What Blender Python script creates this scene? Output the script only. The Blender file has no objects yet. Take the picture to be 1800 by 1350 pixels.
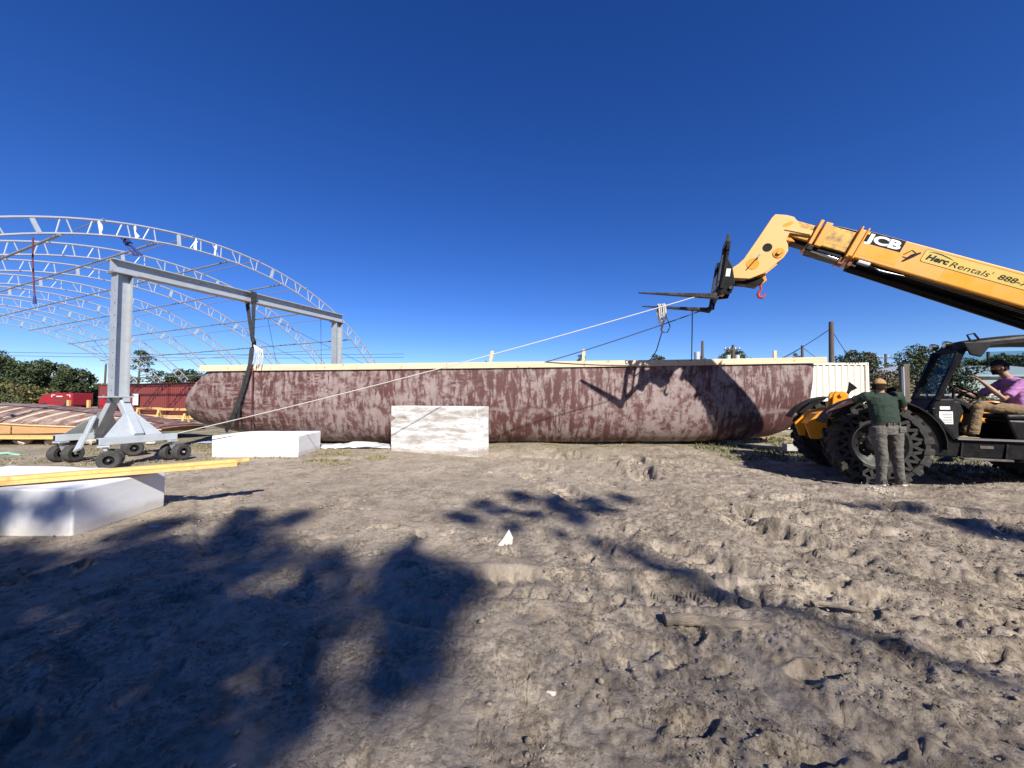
import bpy, bmesh, math, random
import numpy as np
from mathutils import Vector, Matrix, Quaternion
random.seed(7); RNG = np.random.default_rng(11)
sc = bpy.context.scene; COL = sc.collection
R = math.radians
# ------------------------------------------------------------------ camera, sky, sun, exposure
FPX, CH, PITCH = 676.0, 1.45, math.atan(23/676)
cam = bpy.data.objects.new('camera', bpy.data.cameras.new('camera')); COL.objects.link(cam)
cam.location = (0, 0, CH); cam.rotation_euler = (R(90)+PITCH, 0, 0)
cam.data.sensor_width = 36; cam.data.lens = FPX/1800*36; cam.data.clip_start = .05; cam.data.clip_end = 6000
sc.camera = cam
LX, LZ = -.38, -.78                                            # sunlight drift per metre of +Y
LD = Vector((LX, 1, LZ)).normalized()                      # direction in which sunlight travels
SUN_EL = math.asin(-LD.z); SUN_AZ = math.atan2(-LD.x, -LD.y)   # azimuth from +Y towards +X
wd = bpy.data.worlds.new('World'); sc.world = wd; wd.use_nodes = True
wn, wl = wd.node_tree.nodes, wd.node_tree.links
sky = wn.new('ShaderNodeTexSky'); sky.sky_type = 'NISHITA'; sky.sun_disc = False
sky.sun_elevation = SUN_EL; sky.sun_rotation = SUN_AZ; sky.altitude = 0
sky.air_density = .8; sky.dust_density = .0; sky.ozone_density = 6.0
hs = wn.new('ShaderNodeHueSaturation'); hs.inputs['Hue'].default_value = .517; hs.inputs['Saturation'].default_value = 1.21; hs.inputs['Value'].default_value = 1.0
wl.new(sky.outputs[0], hs.inputs['Color'])
wl.new(hs.outputs[0], wn['Background'].inputs[0]); wn['Background'].inputs[1].default_value = .085
sl = bpy.data.lights.new('sun', 'SUN'); sl.energy = 5.0; sl.angle = R(.7); sl.color = (1, .95, .875)
so = bpy.data.objects.new('sun', sl); COL.objects.link(so)
so.rotation_euler = LD.to_track_quat('-Z', 'Y').to_euler(); so.location = (10, -20, 20)
sc.view_settings.view_transform = 'Standard'; sc.view_settings.look = 'None'
sc.view_settings.gamma = 1; sc.view_settings.use_curve_mapping = False; sc.view_settings.exposure = .76

def at(x, y, Y):
    a = (x-900)/FPX; b = -(y-675)/FPX
    d = Vector((a, math.cos(PITCH)-b*math.sin(PITCH), math.sin(PITCH)+b*math.cos(PITCH)))
    return Vector((0, 0, CH)) + d*(Y/d.y)
def gp(x, y, z=0):
    a = (x-900)/FPX; b = -(y-675)/FPX
    d = Vector((a, math.cos(PITCH)-b*math.sin(PITCH), math.sin(PITCH)+b*math.cos(PITCH)))
    return Vector((0, 0, CH)) + d*((z-CH)/d.z)
# ------------------------------------------------------------------ mesh helpers
class MB:
    def __init__(s): s.v = []; s.f = []
    def add(s, vs, fs):
        o = len(s.v); s.v += [tuple(v) for v in vs]; s.f += [tuple(i+o for i in f) for f in fs]; return s
    def box(s, lo, hi):
        x0, y0, z0 = lo; x1, y1, z1 = hi
        return s.add([(x0,y0,z0),(x1,y0,z0),(x1,y1,z0),(x0,y1,z0),(x0,y0,z1),(x1,y0,z1),(x1,y1,z1),(x0,y1,z1)],
                     [(0,3,2,1),(4,5,6,7),(0,1,5,4),(1,2,6,5),(2,3,7,6),(3,0,4,7)])
    def beam(s, p, q, w, h, up=(0,0,1), w2=None, h2=None):      # rectangular bar from p to q, w across, h along up
        p, q, up = Vector(p), Vector(q), Vector(up); d = (q-p).normalized()
        a = d.cross(up)
        if a.length < 1e-5: a = d.cross(Vector((0,1,0)))
        a.normalize(); b = a.cross(d).normalized(); w2 = w if w2 is None else w2; h2 = h if h2 is None else h2
        r = lambda c, w, h: [c-a*w/2-b*h/2, c+a*w/2-b*h/2, c+a*w/2+b*h/2, c-a*w/2+b*h/2]
        return s.add(r(p,w,h)+r(q,w2,h2), [(3,2,1,0),(4,5,6,7),(0,1,5,4),(1,2,6,5),(2,3,7,6),(3,0,4,7)])
    def tube(s, pts, r, n=8, cap=True):
        pts = [Vector(p) for p in pts]; rs = r if isinstance(r, (list, tuple)) else [r]*len(pts)
        d0 = (pts[1]-pts[0]).normalized(); a = d0.orthogonal().normalized(); vs = []
        for i, p in enumerate(pts):
            d = (pts[min(i+1,len(pts)-1)]-pts[max(i-1,0)])
            d = d.normalized() if d.length > 1e-9 else d0
            a = (a-d*a.dot(d)); a = a.normalized() if a.length > 1e-6 else d.orthogonal().normalized(); b = d.cross(a)
            vs += [p+(a*math.cos(t)+b*math.sin(t))*rs[i] for t in [2*math.pi*k/n for k in range(n)]]
        fs = [(i*n+k, i*n+(k+1)%n, (i+1)*n+(k+1)%n, (i+1)*n+k) for i in range(len(pts)-1) for k in range(n)]
        if cap: fs += [tuple(range(n-1,-1,-1)), tuple(range((len(pts)-1)*n, len(pts)*n))]
        return s.add(vs, fs)
    def loft(s, rings, cap=True, close=True):
        n = len(rings[0]); vs = [v for r in rings for v in r]; fs = []
        for i in range(len(rings)-1):
            for k in range(n if close else n-1):
                fs.append((i*n+k, i*n+(k+1)%n, (i+1)*n+(k+1)%n, (i+1)*n+k))
        if cap: fs += [tuple(range(n-1,-1,-1)), tuple(range((len(rings)-1)*n, len(rings)*n))]
        return s.add(vs, fs)
    def ell(s, chain, n=12):                                      # chain of (pos, ra, rb, dirA): elliptical rings
        rings = []
        for i, c in enumerate(chain):
            p = Vector(c[0]); q0 = Vector(chain[max(i-1,0)][0]); q1 = Vector(chain[min(i+1,len(chain)-1)][0])
            d = (q1-q0).normalized(); A = Vector(c[3]) if len(c) > 3 else Vector((1,0,0))
            A = A-d*A.dot(d); A = A.normalized() if A.length > .05 else d.orthogonal().normalized(); B = d.cross(A)
            rings.append([p+A*math.cos(t)*c[1]+B*math.sin(t)*c[2] for t in [2*math.pi*k/n for k in range(n)]])
        return s.loft(rings)
    def prism(s, poly, fn, d0, d1):                               # poly of 2D points; fn(a, b, d) -> 3D
        n = len(poly); vs = [fn(a,b,d0) for a,b in poly]+[fn(a,b,d1) for a,b in poly]
        return s.add(vs, [tuple(range(n-1,-1,-1)), tuple(range(n,2*n))]+[(i,(i+1)%n,n+(i+1)%n,n+i) for i in range(n)])
    def lathe(s, prof, fn, n=32, close=False):                    # prof of (r, h); fn(x, y, h) -> 3D
        vs = [fn(r*math.cos(2*math.pi*k/n), r*math.sin(2*math.pi*k/n), h) for k in range(n) for r,h in prof]; m = len(prof)
        fs = [(k*m+i, ((k+1)%n)*m+i, ((k+1)%n)*m+(i+1)%m, k*m+(i+1)%m) for k in range(n) for i in range(m if close else m-1)]
        return s.add(vs, fs)
    def sphere(s, c, r, n=10, m=7, sq=(1,1,1)):
        c = Vector(c); rings = []
        for i in range(m+1):
            t = math.pi*(i+.001)/(m+.002)
            rings.append([c+Vector((r*math.sin(t)*math.cos(2*math.pi*k/n)*sq[0], r*math.sin(t)*math.sin(2*math.pi*k/n)*sq[1], r*math.cos(t)*sq[2])) for k in range(n)])
        return s.loft(rings)
    def mesh(s, name, mt=None, smooth=False):
        me = bpy.data.meshes.new(name); me.from_pydata(s.v, [], s.f)
        bm = bmesh.new(); bm.from_mesh(me); bmesh.ops.recalc_face_normals(bm, faces=bm.faces); bm.to_mesh(me); bm.free()
        if smooth:
            me.polygons.foreach_set('use_smooth', [True]*len(me.polygons)); me.set_sharp_from_angle(angle=R(38))
        if mt: me.materials.append(mt)
        return me
    def build(s, name, mt, parent=None, smooth=False, bevel=0):
        o = bpy.data.objects.new(name, s.mesh(name, mt, smooth)); COL.objects.link(o)
        if parent is not None: attach(o, parent)
        if bevel: bev(o, bevel)
        return o
ORIG = {}
def bev(o, w, seg=2):
    m = o.modifiers.new('bevel', 'BEVEL'); m.width = w; m.segments = seg; m.limit_method = 'ANGLE'; m.angle_limit = R(35)
def attach(o, parent):
    o.parent = parent
    if parent.name in ORIG: o.matrix_parent_inverse = Matrix.Translation(-ORIG[parent.name])
def tag(o, label, cat, group=None, kind=None):
    o['label'] = label; o['category'] = cat
    if group: o['group'] = group
    if kind: o['kind'] = kind
    return o
def thing(name, label, cat, loc=(0,0,0), group=None, rot=None):   # Empty at a thing's base; parts given in world coordinates unless rot is set
    o = bpy.data.objects.new(name, None); COL.objects.link(o); o.location = loc
    if rot is not None: o.rotation_euler = (0,0,rot)
    else: ORIG[o.name] = Vector(loc)
    return tag(o, label, cat, group)
def inst(name, me, parent, mat4=None):
    o = bpy.data.objects.new(name, me); COL.objects.link(o)
    if parent is not None: attach(o, parent)
    if mat4 is not None: o.matrix_basis = mat4
    return o
def sheet(name, vs, fs, mt, smooth=True):
    me = bpy.data.meshes.new(name); vs = np.asarray(vs, np.float32); fs = np.asarray(fs, np.int32); k = fs.shape[1]
    me.vertices.add(len(vs)); me.vertices.foreach_set('co', vs.ravel())
    me.loops.add(fs.size); me.loops.foreach_set('vertex_index', fs.ravel())
    me.polygons.add(len(fs)); me.polygons.foreach_set('loop_start', np.arange(0, fs.size, k, dtype=np.int32))
    if smooth: me.polygons.foreach_set('use_smooth', np.ones(len(fs), bool))
    me.update(calc_edges=True); me.validate(); me.materials.append(mt)
    o = bpy.data.objects.new(name, me); COL.objects.link(o); return o
# ------------------------------------------------------------------ materials
def nd(nt, t, **kw):
    n = nt.nodes.new(t)
    for k, v in kw.items():
        if k in n.inputs: n.inputs[k].default_value = v
        else: setattr(n, k, v)
    return n
def base(name):
    m = bpy.data.materials.new(name); m.use_nodes = True
    return m, m.node_tree, m.node_tree.nodes['Principled BSDF'], m.node_tree.links
def ramp(nt, stops, interp='LINEAR'):
    r = nt.nodes.new('ShaderNodeValToRGB'); e = r.color_ramp.elements; r.color_ramp.interpolation = interp
    while len(e) < len(stops): e.new(.5)
    for i, (p, c) in enumerate(stops):
        e[i].position = p; e[i].color = (c, c, c, 1) if isinstance(c, (int, float)) else tuple(c)+(1,)
    return r
def noise(nt, scale, detail=6, rough=.6, coord='Object', stretch=None, dist=0):
    tc = nt.nodes.new('ShaderNodeTexCoord'); n = nd(nt, 'ShaderNodeTexNoise', Scale=scale, Detail=detail, Roughness=rough, Distortion=dist)
    if stretch:
        mp = nt.nodes.new('ShaderNodeMapping'); mp.inputs['Scale'].default_value = stretch
        nt.links.new(tc.outputs[coord], mp.inputs[0]); nt.links.new(mp.outputs[0], n.inputs['Vector'])
    else: nt.links.new(tc.outputs[coord], n.inputs['Vector'])
    return n
def mix(nt, fac, a, b, blend='MIX'):
    m = nt.nodes.new('ShaderNodeMix'); m.data_type = 'RGBA'; m.blend_type = blend; L = nt.links
    for s, v in ((0, fac), (6, a), (7, b)):
        if isinstance(v, (int, float)): m.inputs[s].default_value = v
        elif isinstance(v, (tuple, list)): m.inputs[s].default_value = tuple(v)+(1,)
        else: L.new(v, m.inputs[s])
    return m.outputs[2]
def bump(nt, bs, h, st=.3, d=.01):
    b = nd(nt, 'ShaderNodeBump', Strength=st, Distance=d); nt.links.new(h, b.inputs['Height']); nt.links.new(b.outputs[0], bs.inputs['Normal'])
def mat(name, col, rough=.6, metal=0, dirt=None, dscale=4, damt=.5, bmp=0, bscale=60, stretch=None, spec=.5):
    m, nt, bs, L = base(name)
    bs.inputs['Roughness'].default_value = rough; bs.inputs['Metallic'].default_value = metal; bs.inputs['Specular IOR Level'].default_value = spec
    d = dirt or tuple(c*.6 for c in col)
    n = noise(nt, dscale, 7, .65, stretch=stretch); r = ramp(nt, [(.42, 0), (.72, damt)]); L.new(n.outputs[0], r.inputs[0])
    L.new(mix(nt, r.outputs[0], col, d), bs.inputs['Base Color'])
    r2 = ramp(nt, [(.3, max(0, rough-.12)), (.7, min(1, rough+.12))]); L.new(n.outputs[0], r2.inputs[0]); L.new(r2.outputs[0], bs.inputs['Roughness'])
    if bmp:
        n2 = noise(nt, bscale, 4, .6, stretch=stretch); bump(nt, bs, n2.outputs[0], bmp, .02)
    return m
def leafmat(name, a, b, c=None):
    m, nt, bs, L = base(name); g = nt.nodes.new('ShaderNodeNewGeometry')
    r = ramp(nt, [(0, a), (.75, b), (1, c or b)]); L.new(g.outputs['Random Per Island'], r.inputs[0]); L.new(r.outputs[0], bs.inputs['Base Color'])
    bs.inputs['Roughness'].default_value = .55; bs.inputs['Specular IOR Level'].default_value = .3
    return m
GALV = mat('galvanised_steel', (.42,.45,.47), .42, .35, (.28,.31,.33), 6, .7, .05, 30)
GALV_P = mat('galvanised_plate', (.46,.50,.53), .45, .25, (.33,.37,.40), 5, .8, .05, 30)
PIPE = mat('galvanised_pipe', (.60,.62,.65), .33, .5, (.4,.42,.45), 2, .4)
PIPE2 = mat('dull_purlin_steel', (.30,.31,.33), .5, .4)
YEL = mat('yellow_paint', (.70,.315,.045), .42, 0, (.42,.21,.06), 7, .55, .04, 90)
YEL_D = mat('deep_yellow_paint', (.78,.29,.012), .4, 0, (.6,.24,.03), 5, .3)
YEL_F = mat('faded_yellow_paint', (.72,.41,.14), .5, 0, (.7,.36,.1), 4, .4)
YEL_W = mat('scuffed_yellow_paint', (.66,.36,.05), .5, 0, (.06,.05,.04), 9, .95, .1, 40)
BLK = mat('black_paint', (.006,.006,.007), .45, 0, (.02,.019,.018), 6, .6, spec=.2)
BLKM = mat('black_moulding', (.008,.008,.009), .55, 0, (.025,.024,.022), 8, .7, .05, 200, spec=.2)
FORKM = mat('worn_black_steel', (.025,.024,.024), .5, .3, (.10,.085,.07), 9, .8, .1, 50)
RUB = mat('dusty_rubber', (.016,.0155,.015), .85, 0, (.075,.067,.055), 5, .7, .15, 60)
RUBC = mat('caster_rubber', (.03,.029,.028), .8, 0, (.09,.085,.075), 14, .6, .1, 80)
RIM = mat('grey_rim_paint', (.11,.10,.088), .6, .1, (.035,.032,.028), 9, .95)
CHROME = mat('chrome_rod', (.6,.6,.62), .18, .9)
REDH = mat('red_hook_paint', (.42,.03,.03), .5, 0, (.2,.03,.03), 20, .6)
ROPE_W = mat('white_rope', (.52,.50,.45), .8, 0, (.5,.48,.43), 40, .5, .3, 120)
ROPE_D = mat('dark_blue_rope', (.045,.06,.085), .8, 0, (.09,.10,.11), 40, .5, .3, 120)
STRAP = mat('black_strap', (.015,.015,.017), .75, 0, (.05,.05,.05), 12, .6, .1, 100)
WHITE = mat('white_print', (.8,.8,.78), .5, 0, (.6,.6,.58), 8, .4)
DECALY = mat('mustard_decal', (.52,.37,.06), .45, 0, (.42,.30,.06), 3, .3)
INK = mat('black_print', (.008,.008,.008), .7, spec=.2)
LENS = mat('lamp_lens', (.8,.78,.7), .15, .2)
REDP = mat('red_vehicle_paint', (.28,.01,.018), .35, 0, (.25,.01,.02), 3, .5)
REDC = mat('red_container_paint', (.17,.026,.022), .55, 0, (.13,.03,.025), 3, .9, .05, 20)
CREAM = mat('cream_container_paint', (.70,.65,.54), .55, 0, (.50,.45,.36), 2.5, .55, .03, 20)
RUST = mat('rust', (.2,.07,.03), .8, 0, (.1,.04,.02), 9, .8)
PLY = mat('plywood_tan', (.42,.25,.11), .75, 0, (.30,.17,.08), 2.5, .6, .05, 30, (1,1,6))
POLE = mat('weathered_pole', (.10,.075,.055), .85, 0, (.05,.04,.03), 3, .8, .3, 20, (6,6,.6))
STONE = mat('pale_stone', (.50,.46,.38), .9, 0, (.32,.29,.24), 6, .8, .4, 20)
BARK = mat('bark', (.12,.09,.065), .9, 0, (.05,.04,.03), 6, .9, .6, 20, (3,3,.7))
def lumber(name, a, b, ring=(.36,.20,.07)):
    m, nt, bs, L = base(name)
    n = noise(nt, 3, 6, .6, stretch=(.4,9,9), dist=.4); r = ramp(nt, [(.3, 0), (.7, 1)]); L.new(n.outputs[0], r.inputs[0])
    k = noise(nt, 5, 2, .4, stretch=(1,1,1)); rk = ramp(nt, [(.66, 0), (.72, .8)]); L.new(k.outputs[0], rk.inputs[0])
    L.new(mix(nt, rk.outputs[0], mix(nt, r.outputs[0], a, b), ring), bs.inputs['Base Color']); bs.inputs['Roughness'].default_value = .75
    bump(nt, bs, n.outputs[0], .1, .01); return m
WOOD = lumber('pale_lumber', (.68,.52,.31), (.50,.35,.17))
WOODY = lumber('yellow_pine_lumber', (.70,.46,.18), (.52,.31,.10))
WOODR = lumber('rail_lumber', (.62,.52,.37), (.50,.39,.25))
def foam_mat(name, dirt_amt, dark=(.36,.30,.23), lo=.40, hi=.66, wh=(.74,.755,.77)):
    m, nt, bs, L = base(name); bs.inputs['Roughness'].default_value = .85
    n = noise(nt, 1.3, 9, .72, stretch=(.9,.9,4.2), dist=.25); r = ramp(nt, [(lo, 0), (hi, dirt_amt)]); L.new(n.outputs[0], r.inputs[0])
    n3 = noise(nt, 30, 3, .6); r3 = ramp(nt, [(.63, 0), (.75, .22*min(1,dirt_amt*3))]); L.new(n3.outputs[0], r3.inputs[0])
    tc0 = nt.nodes.new('ShaderNodeTexCoord'); sz = nt.nodes.new('ShaderNodeSeparateXYZ'); L.new(tc0.outputs['Object'], sz.inputs[0]); nsp = noise(nt, 7, 9, .8); sa = nd(nt, 'ShaderNodeMath', operation='MULTIPLY_ADD'); L.new(nsp.outputs[0], sa.inputs[0]); sa.inputs[1].default_value = -.30; L.new(sz.outputs[2], sa.inputs[2]); rz = ramp(nt, [(0, .5), (.09, 0)]); sb = nd(nt, 'ShaderNodeMath', operation='ADD'); L.new(sa.outputs[0], sb.inputs[0]); sb.inputs[1].default_value = .09; L.new(sb.outputs[0], rz.inputs[0])
    c = mix(nt, rz.outputs[0], mix(nt, r.outputs[0], wh, dark), (.40,.34,.27)); L.new(mix(nt, r3.outputs[0], c, (.35,.32,.28)), bs.inputs['Base Color'])
    v = nd(nt, 'ShaderNodeTexVoronoi', Scale=220.0); tc = nt.nodes.new('ShaderNodeTexCoord'); L.new(tc.outputs['Object'], v.inputs['Vector'])
    bump(nt, bs, v.outputs['Distance'], .12, .004); return m
FOAM = foam_mat('white_foam', .2); FOAM_D = foam_mat('mud_smeared_foam', .9, (.31,.27,.22), .43, .60, (.70,.705,.70)); SCRAP = foam_mat('dirty_foam_scrap', .5, (.4,.36,.3), .35, .6, (.58,.58,.57))
# sand
def sand_mat():
    m, nt, bs, L = base('sand'); bs.inputs['Roughness'].default_value = .95; bs.inputs['Specular IOR Level'].default_value = .15
    g = nt.nodes.new('ShaderNodeNewGeometry')
    def nz(scale, det=8, ro=.6, dist=0):
        n = nd(nt, 'ShaderNodeTexNoise', Scale=scale, Detail=det, Roughness=ro, Distortion=dist); L.new(g.outputs['Position'], n.inputs['Vector']); return n.outputs[0]
    a = ramp(nt, [(.30, (.44,.372,.292)), (.50, (.395,.332,.258)), (.68, (.315,.26,.20))]); L.new(nz(.55, 9, .66), a.inputs[0])
    b = ramp(nt, [(.47, 0), (.62, .6)]); L.new(nz(4.5, 9, .75, .5), b.inputs[0])
    c = mix(nt, b.outputs[0], a.outputs[0], (.20,.155,.11))
    d = ramp(nt, [(.62, 0), (.74, .5)]); L.new(nz(70, 3, .6), d.inputs[0]); c = mix(nt, d.outputs[0], c, (.12,.09,.065))
    e = ramp(nt, [(.70, 0), (.76, .5)]); L.new(nz(45, 2, .5), e.inputs[0]); c = mix(nt, e.outputs[0], c, (.56,.47,.36))
    da = nd(nt, 'ShaderNodeAttribute', attribute_name='damp'); dm = nd(nt, 'ShaderNodeMath', operation='MULTIPLY'); L.new(da.outputs['Fac'], dm.inputs[0]); dm.inputs[1].default_value = .58; c = mix(nt, dm.outputs[0], c, (.13,.103,.078))
    # thin grass cover and darker trodden soil farther back
    sp = nt.nodes.new('ShaderNodeSeparateXYZ'); L.new(g.outputs['Position'], sp.inputs[0])
    far = nd(nt, 'ShaderNodeMapRange'); far.inputs[1].default_value = 8; far.inputs[2].default_value = 13.5; L.new(sp.outputs[1], far.inputs[0])
    gr = ramp(nt, [(.40, 0), (.58, 1)]); L.new(nz(.9, 8, .72), gr.inputs[0])
    mu = nd(nt, 'ShaderNodeMath', operation='MULTIPLY'); L.new(far.outputs[0], mu.inputs[0]); L.new(gr.outputs[0], mu.inputs[1])
    gc = ramp(nt, [(.35, (.085,.09,.035)), (.6, (.19,.165,.09)), (.75, (.25,.21,.14))]); L.new(nz(9, 6, .7), gc.inputs[0])
    c = mix(nt, mu.outputs[0], c, gc.outputs[0]); L.new(c, bs.inputs['Base Color'])
    ad = nd(nt, 'ShaderNodeMath', operation='MULTIPLY_ADD'); mk = ramp(nt, [(.42, .12), (.62, 1.0)]); L.new(nz(1.7, 5, .65), mk.inputs[0]); cr = ramp(nt, [(.52, 0), (.66, 1)]); L.new(nz(34, 6, .7), cr.inputs[0])
    m1 = nd(nt, 'ShaderNodeMath', operation='MULTIPLY'); L.new(cr.outputs[0], m1.inputs[0]); L.new(mk.outputs[0], m1.inputs[1])
    L.new(m1.outputs[0], ad.inputs[0]); ad.inputs[1].default_value = .55; L.new(nz(14, 12, .74), ad.inputs[2])
    bump(nt, bs, ad.outputs[0], .95, .032); return m
SAND = sand_mat()
# hull paint: maroon undercoat with pale sanded filler dragged up and down
def hull_mat(name, mar, pale, cover=0.0, seam=1.05):
    m, nt, bs, L = base(name); bs.inputs['Roughness'].default_value = .62
    s1 = noise(nt, 1.0, 9, .66, stretch=(7.0,1.5,1.5), dist=.3); r1 = ramp(nt, [(.45-cover, 0), (.52-cover, .8), (.62-cover, 1)]); lf = noise(nt, .3, 3, .5); la = nd(nt, 'ShaderNodeMath', operation='MULTIPLY_ADD'); L.new(lf.outputs[0], la.inputs[0]); la.inputs[1].default_value = .55; lb = nd(nt, 'ShaderNodeMath', operation='SUBTRACT'); L.new(s1.outputs[0], lb.inputs[0]); lb.inputs[1].default_value = .275; L.new(lb.outputs[0], la.inputs[2]); L.new(la.outputs[0], r1.inputs[0])
    s2 = noise(nt, 1.0, 8, .7, stretch=(2.0,1,16), dist=.2); r2 = ramp(nt, [(.50, 0), (.60, .9)]); L.new(s2.outputs[0], r2.inputs[0])
    s3 = noise(nt, .35, 3, .5); r3 = ramp(nt, [(.45, 0), (.58, 1)]); L.new(s3.outputs[0], r3.inputs[0])
    mm = nd(nt, 'ShaderNodeMath', operation='MULTIPLY'); L.new(r2.outputs[0], mm.inputs[0]); L.new(r3.outputs[0], mm.inputs[1])
    mx = nd(nt, 'ShaderNodeMath', operation='MAXIMUM'); L.new(r1.outputs[0], mx.inputs[0]); L.new(mm.outputs[0], mx.inputs[1])
    s4 = noise(nt, 3.2, 9, .75); r4 = ramp(nt, [(.42, .1), (.52, 1)]); L.new(s4.outputs[0], r4.inputs[0])
    f = nd(nt, 'ShaderNodeMath', operation='MULTIPLY'); L.new(mx.outputs[0], f.inputs[0]); L.new(r4.outputs[0], f.inputs[1])
    # filler band along the chine
    tc = nt.nodes.new('ShaderNodeTexCoord'); sp = nt.nodes.new('ShaderNodeSeparateXYZ'); L.new(tc.outputs['Object'], sp.inputs[0])
    n5 = noise(nt, .8, 5, .6); w = nd(nt, 'ShaderNodeMath', operation='MULTIPLY_ADD'); L.new(n5.outputs[0], w.inputs[0]); w.inputs[1].default_value = .5; L.new(sp.outputs[2], w.inputs[2])
    su = nd(nt, 'ShaderNodeMath', operation='SUBTRACT'); L.new(w.outputs[0], su.inputs[0]); su.inputs[1].default_value = seam+.25
    ab = nd(nt, 'ShaderNodeMath', operation='ABSOLUTE'); L.new(su.outputs[0], ab.inputs[0]); r5 = ramp(nt, [(.02, .75), (.10, 0)]); L.new(ab.outputs[0], r5.inputs[0])
    g5 = nd(nt, 'ShaderNodeMath', operation='MULTIPLY'); L.new(r5.outputs[0], g5.inputs[0]); L.new(r4.outputs[0], g5.inputs[1])
    f2 = nd(nt, 'ShaderNodeMath', operation='MAXIMUM'); L.new(f.outputs[0], f2.inputs[0]); L.new(g5.outputs[0], f2.inputs[1])
    sh = noise(nt, 1.3, 5, .6); rs = ramp(nt, [(.35, mar), (.65, tuple(c*.72 for c in mar))]); L.new(sh.outputs[0], rs.inputs[0])
    pl = noise(nt, 3, 6, .65); rp = ramp(nt, [(.35, pale), (.7, tuple(c*.8 for c in pale))]); L.new(pl.outputs[0], rp.inputs[0])
    L.new(mix(nt, f2.outputs[0], rs.outputs[0], rp.outputs[0]), bs.inputs['Base Color'])
    # faint butt joints of the plywood sheets
    mp = nt.nodes.new('ShaderNodeMapping'); mp.inputs['Rotation'].default_value = (R(90),0,0); L.new(tc.outputs['Object'], mp.inputs[0])
    bk = nd(nt, 'ShaderNodeTexBrick', Scale=1.0); bk.inputs['Mortar Size'].default_value = .006; bk.inputs['Brick Width'].default_value = 1.22; bk.inputs['Row Height'].default_value = .58; L.new(mp.outputs[0], bk.inputs['Vector'])
    jn = noise(nt, 1.1, 6, .7); jr = ramp(nt, [(.48, 0), (.60, .5)]); L.new(jn.outputs[0], jr.inputs[0]); jm = nd(nt, 'ShaderNodeMath', operation='MULTIPLY'); L.new(bk.outputs['Fac'], jm.inputs[0]); L.new(jr.outputs[0], jm.inputs[1])
    old = bs.inputs['Base Color'].links[0].from_socket; L.new(mix(nt, jm.outputs[0], old, tuple(c*.45 for c in mar)), bs.inputs['Base Color'])
    bump(nt, bs, f2.outputs[0], .15, .004); return m
HULLM = hull_mat('sanded_maroon_hull', (.095,.034,.031), (.285,.222,.208))
PANELM = hull_mat('maroon_deck_skin', (.16,.072,.058), (.31,.235,.195), -.02, -5)
# ------------------------------------------------------------------ ground
def lattice(ix, iy, seed):
    h = (ix.astype(np.uint64)*np.uint64(374761393) + iy.astype(np.uint64)*np.uint64(668265263) + np.uint64(seed)*np.uint64(2246822519)) & np.uint64(0xffffffff)
    h = ((h ^ (h >> np.uint64(13)))*np.uint64(1274126177)) & np.uint64(0xffffffff); h ^= h >> np.uint64(16)
    return h.astype(np.float64)/4294967295.0*2-1
def vn(x, y, seed):
    x = x+5000.0; y = y+5000.0
    ix = np.floor(x); iy = np.floor(y); fx = x-ix; fy = y-iy; ix = ix.astype(np.int64); iy = iy.astype(np.int64)
    u = fx*fx*fx*(fx*(fx*6-15)+10); v = fy*fy*fy*(fy*(fy*6-15)+10)
    a, b, c, d = lattice(ix,iy,seed), lattice(ix+1,iy,seed), lattice(ix,iy+1,seed), lattice(ix+1,iy+1,seed)
    return (a*(1-u)+b*u)*(1-v)+(c*(1-u)+d*u)*v
def sstep(a, b, x): t = np.clip((x-a)/(b-a), 0, 1); return t*t*(3-2*t)
TRACKS = [  # tyre tracks: points, half width, depth, lug pitch
    ([(-.6,3.05),(.45,2.98),(1.3,2.9),(2.6,2.75),(4.2,2.1),(6,1.2)], .20, .075, .15),
    ([(9.5,3.2),(6.5,4.3),(4.2,5.6),(2.8,7.2),(1.6,9.4),(.5,10.6)], .24, .095, .24),
    ([(9.0,2.0),(6.0,3.1),(3.6,4.3),(2.0,5.9),(.6,8.2),(-.8,9.8)], .24, .08, .24),
    ([(4.9,.6),(3.4,1.7),(2.3,2.4),(1.6,3.6),(1.1,5.2),(.3,7.4)], .21, .07, .2),
    ([(7.8,1.1),(5.2,2.2),(3.3,3.4),(2.6,4.6),(2.4,6.6),(2.9,9.4)], .23, .08, .22),
    ([(2.6,.3),(1.5,1.5),(.75,2.2),(-.6,2.7),(-2.4,3.4),(-4.8,6.2)], .19, .03, .16),
    ([(5.0,7.8),(3.2,8.6),(.5,9.3),(-2.5,9.4),(-5,9.0)], .22, .05, .17)]
FEET = []; SOIL = {}
for i in range(150):
    x = random.uniform(-5,7); y = random.uniform(1.15, 8.0)
    FEET.append((x, y, random.uniform(0, math.pi), random.uniform(.8,1.15), random.uniform(.015,.038)))
def spline(pts, n=60):
    P = [Vector((*p,0)) for p in pts]; P = [P[0]*2-P[1]]+P+[P[-1]*2-P[-2]]; out = []
    for i in range(1, len(P)-2):
        for k in range(n):
            t = k/n; a,b,c,d = P[i-1:i+3]
            out.append(.5*((2*b)+(c-a)*t+(2*a-5*b+4*c-d)*t*t+(3*b-a-3*c+d)*t**3))
    return np.array([(p.x,p.y) for p in out])
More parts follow.
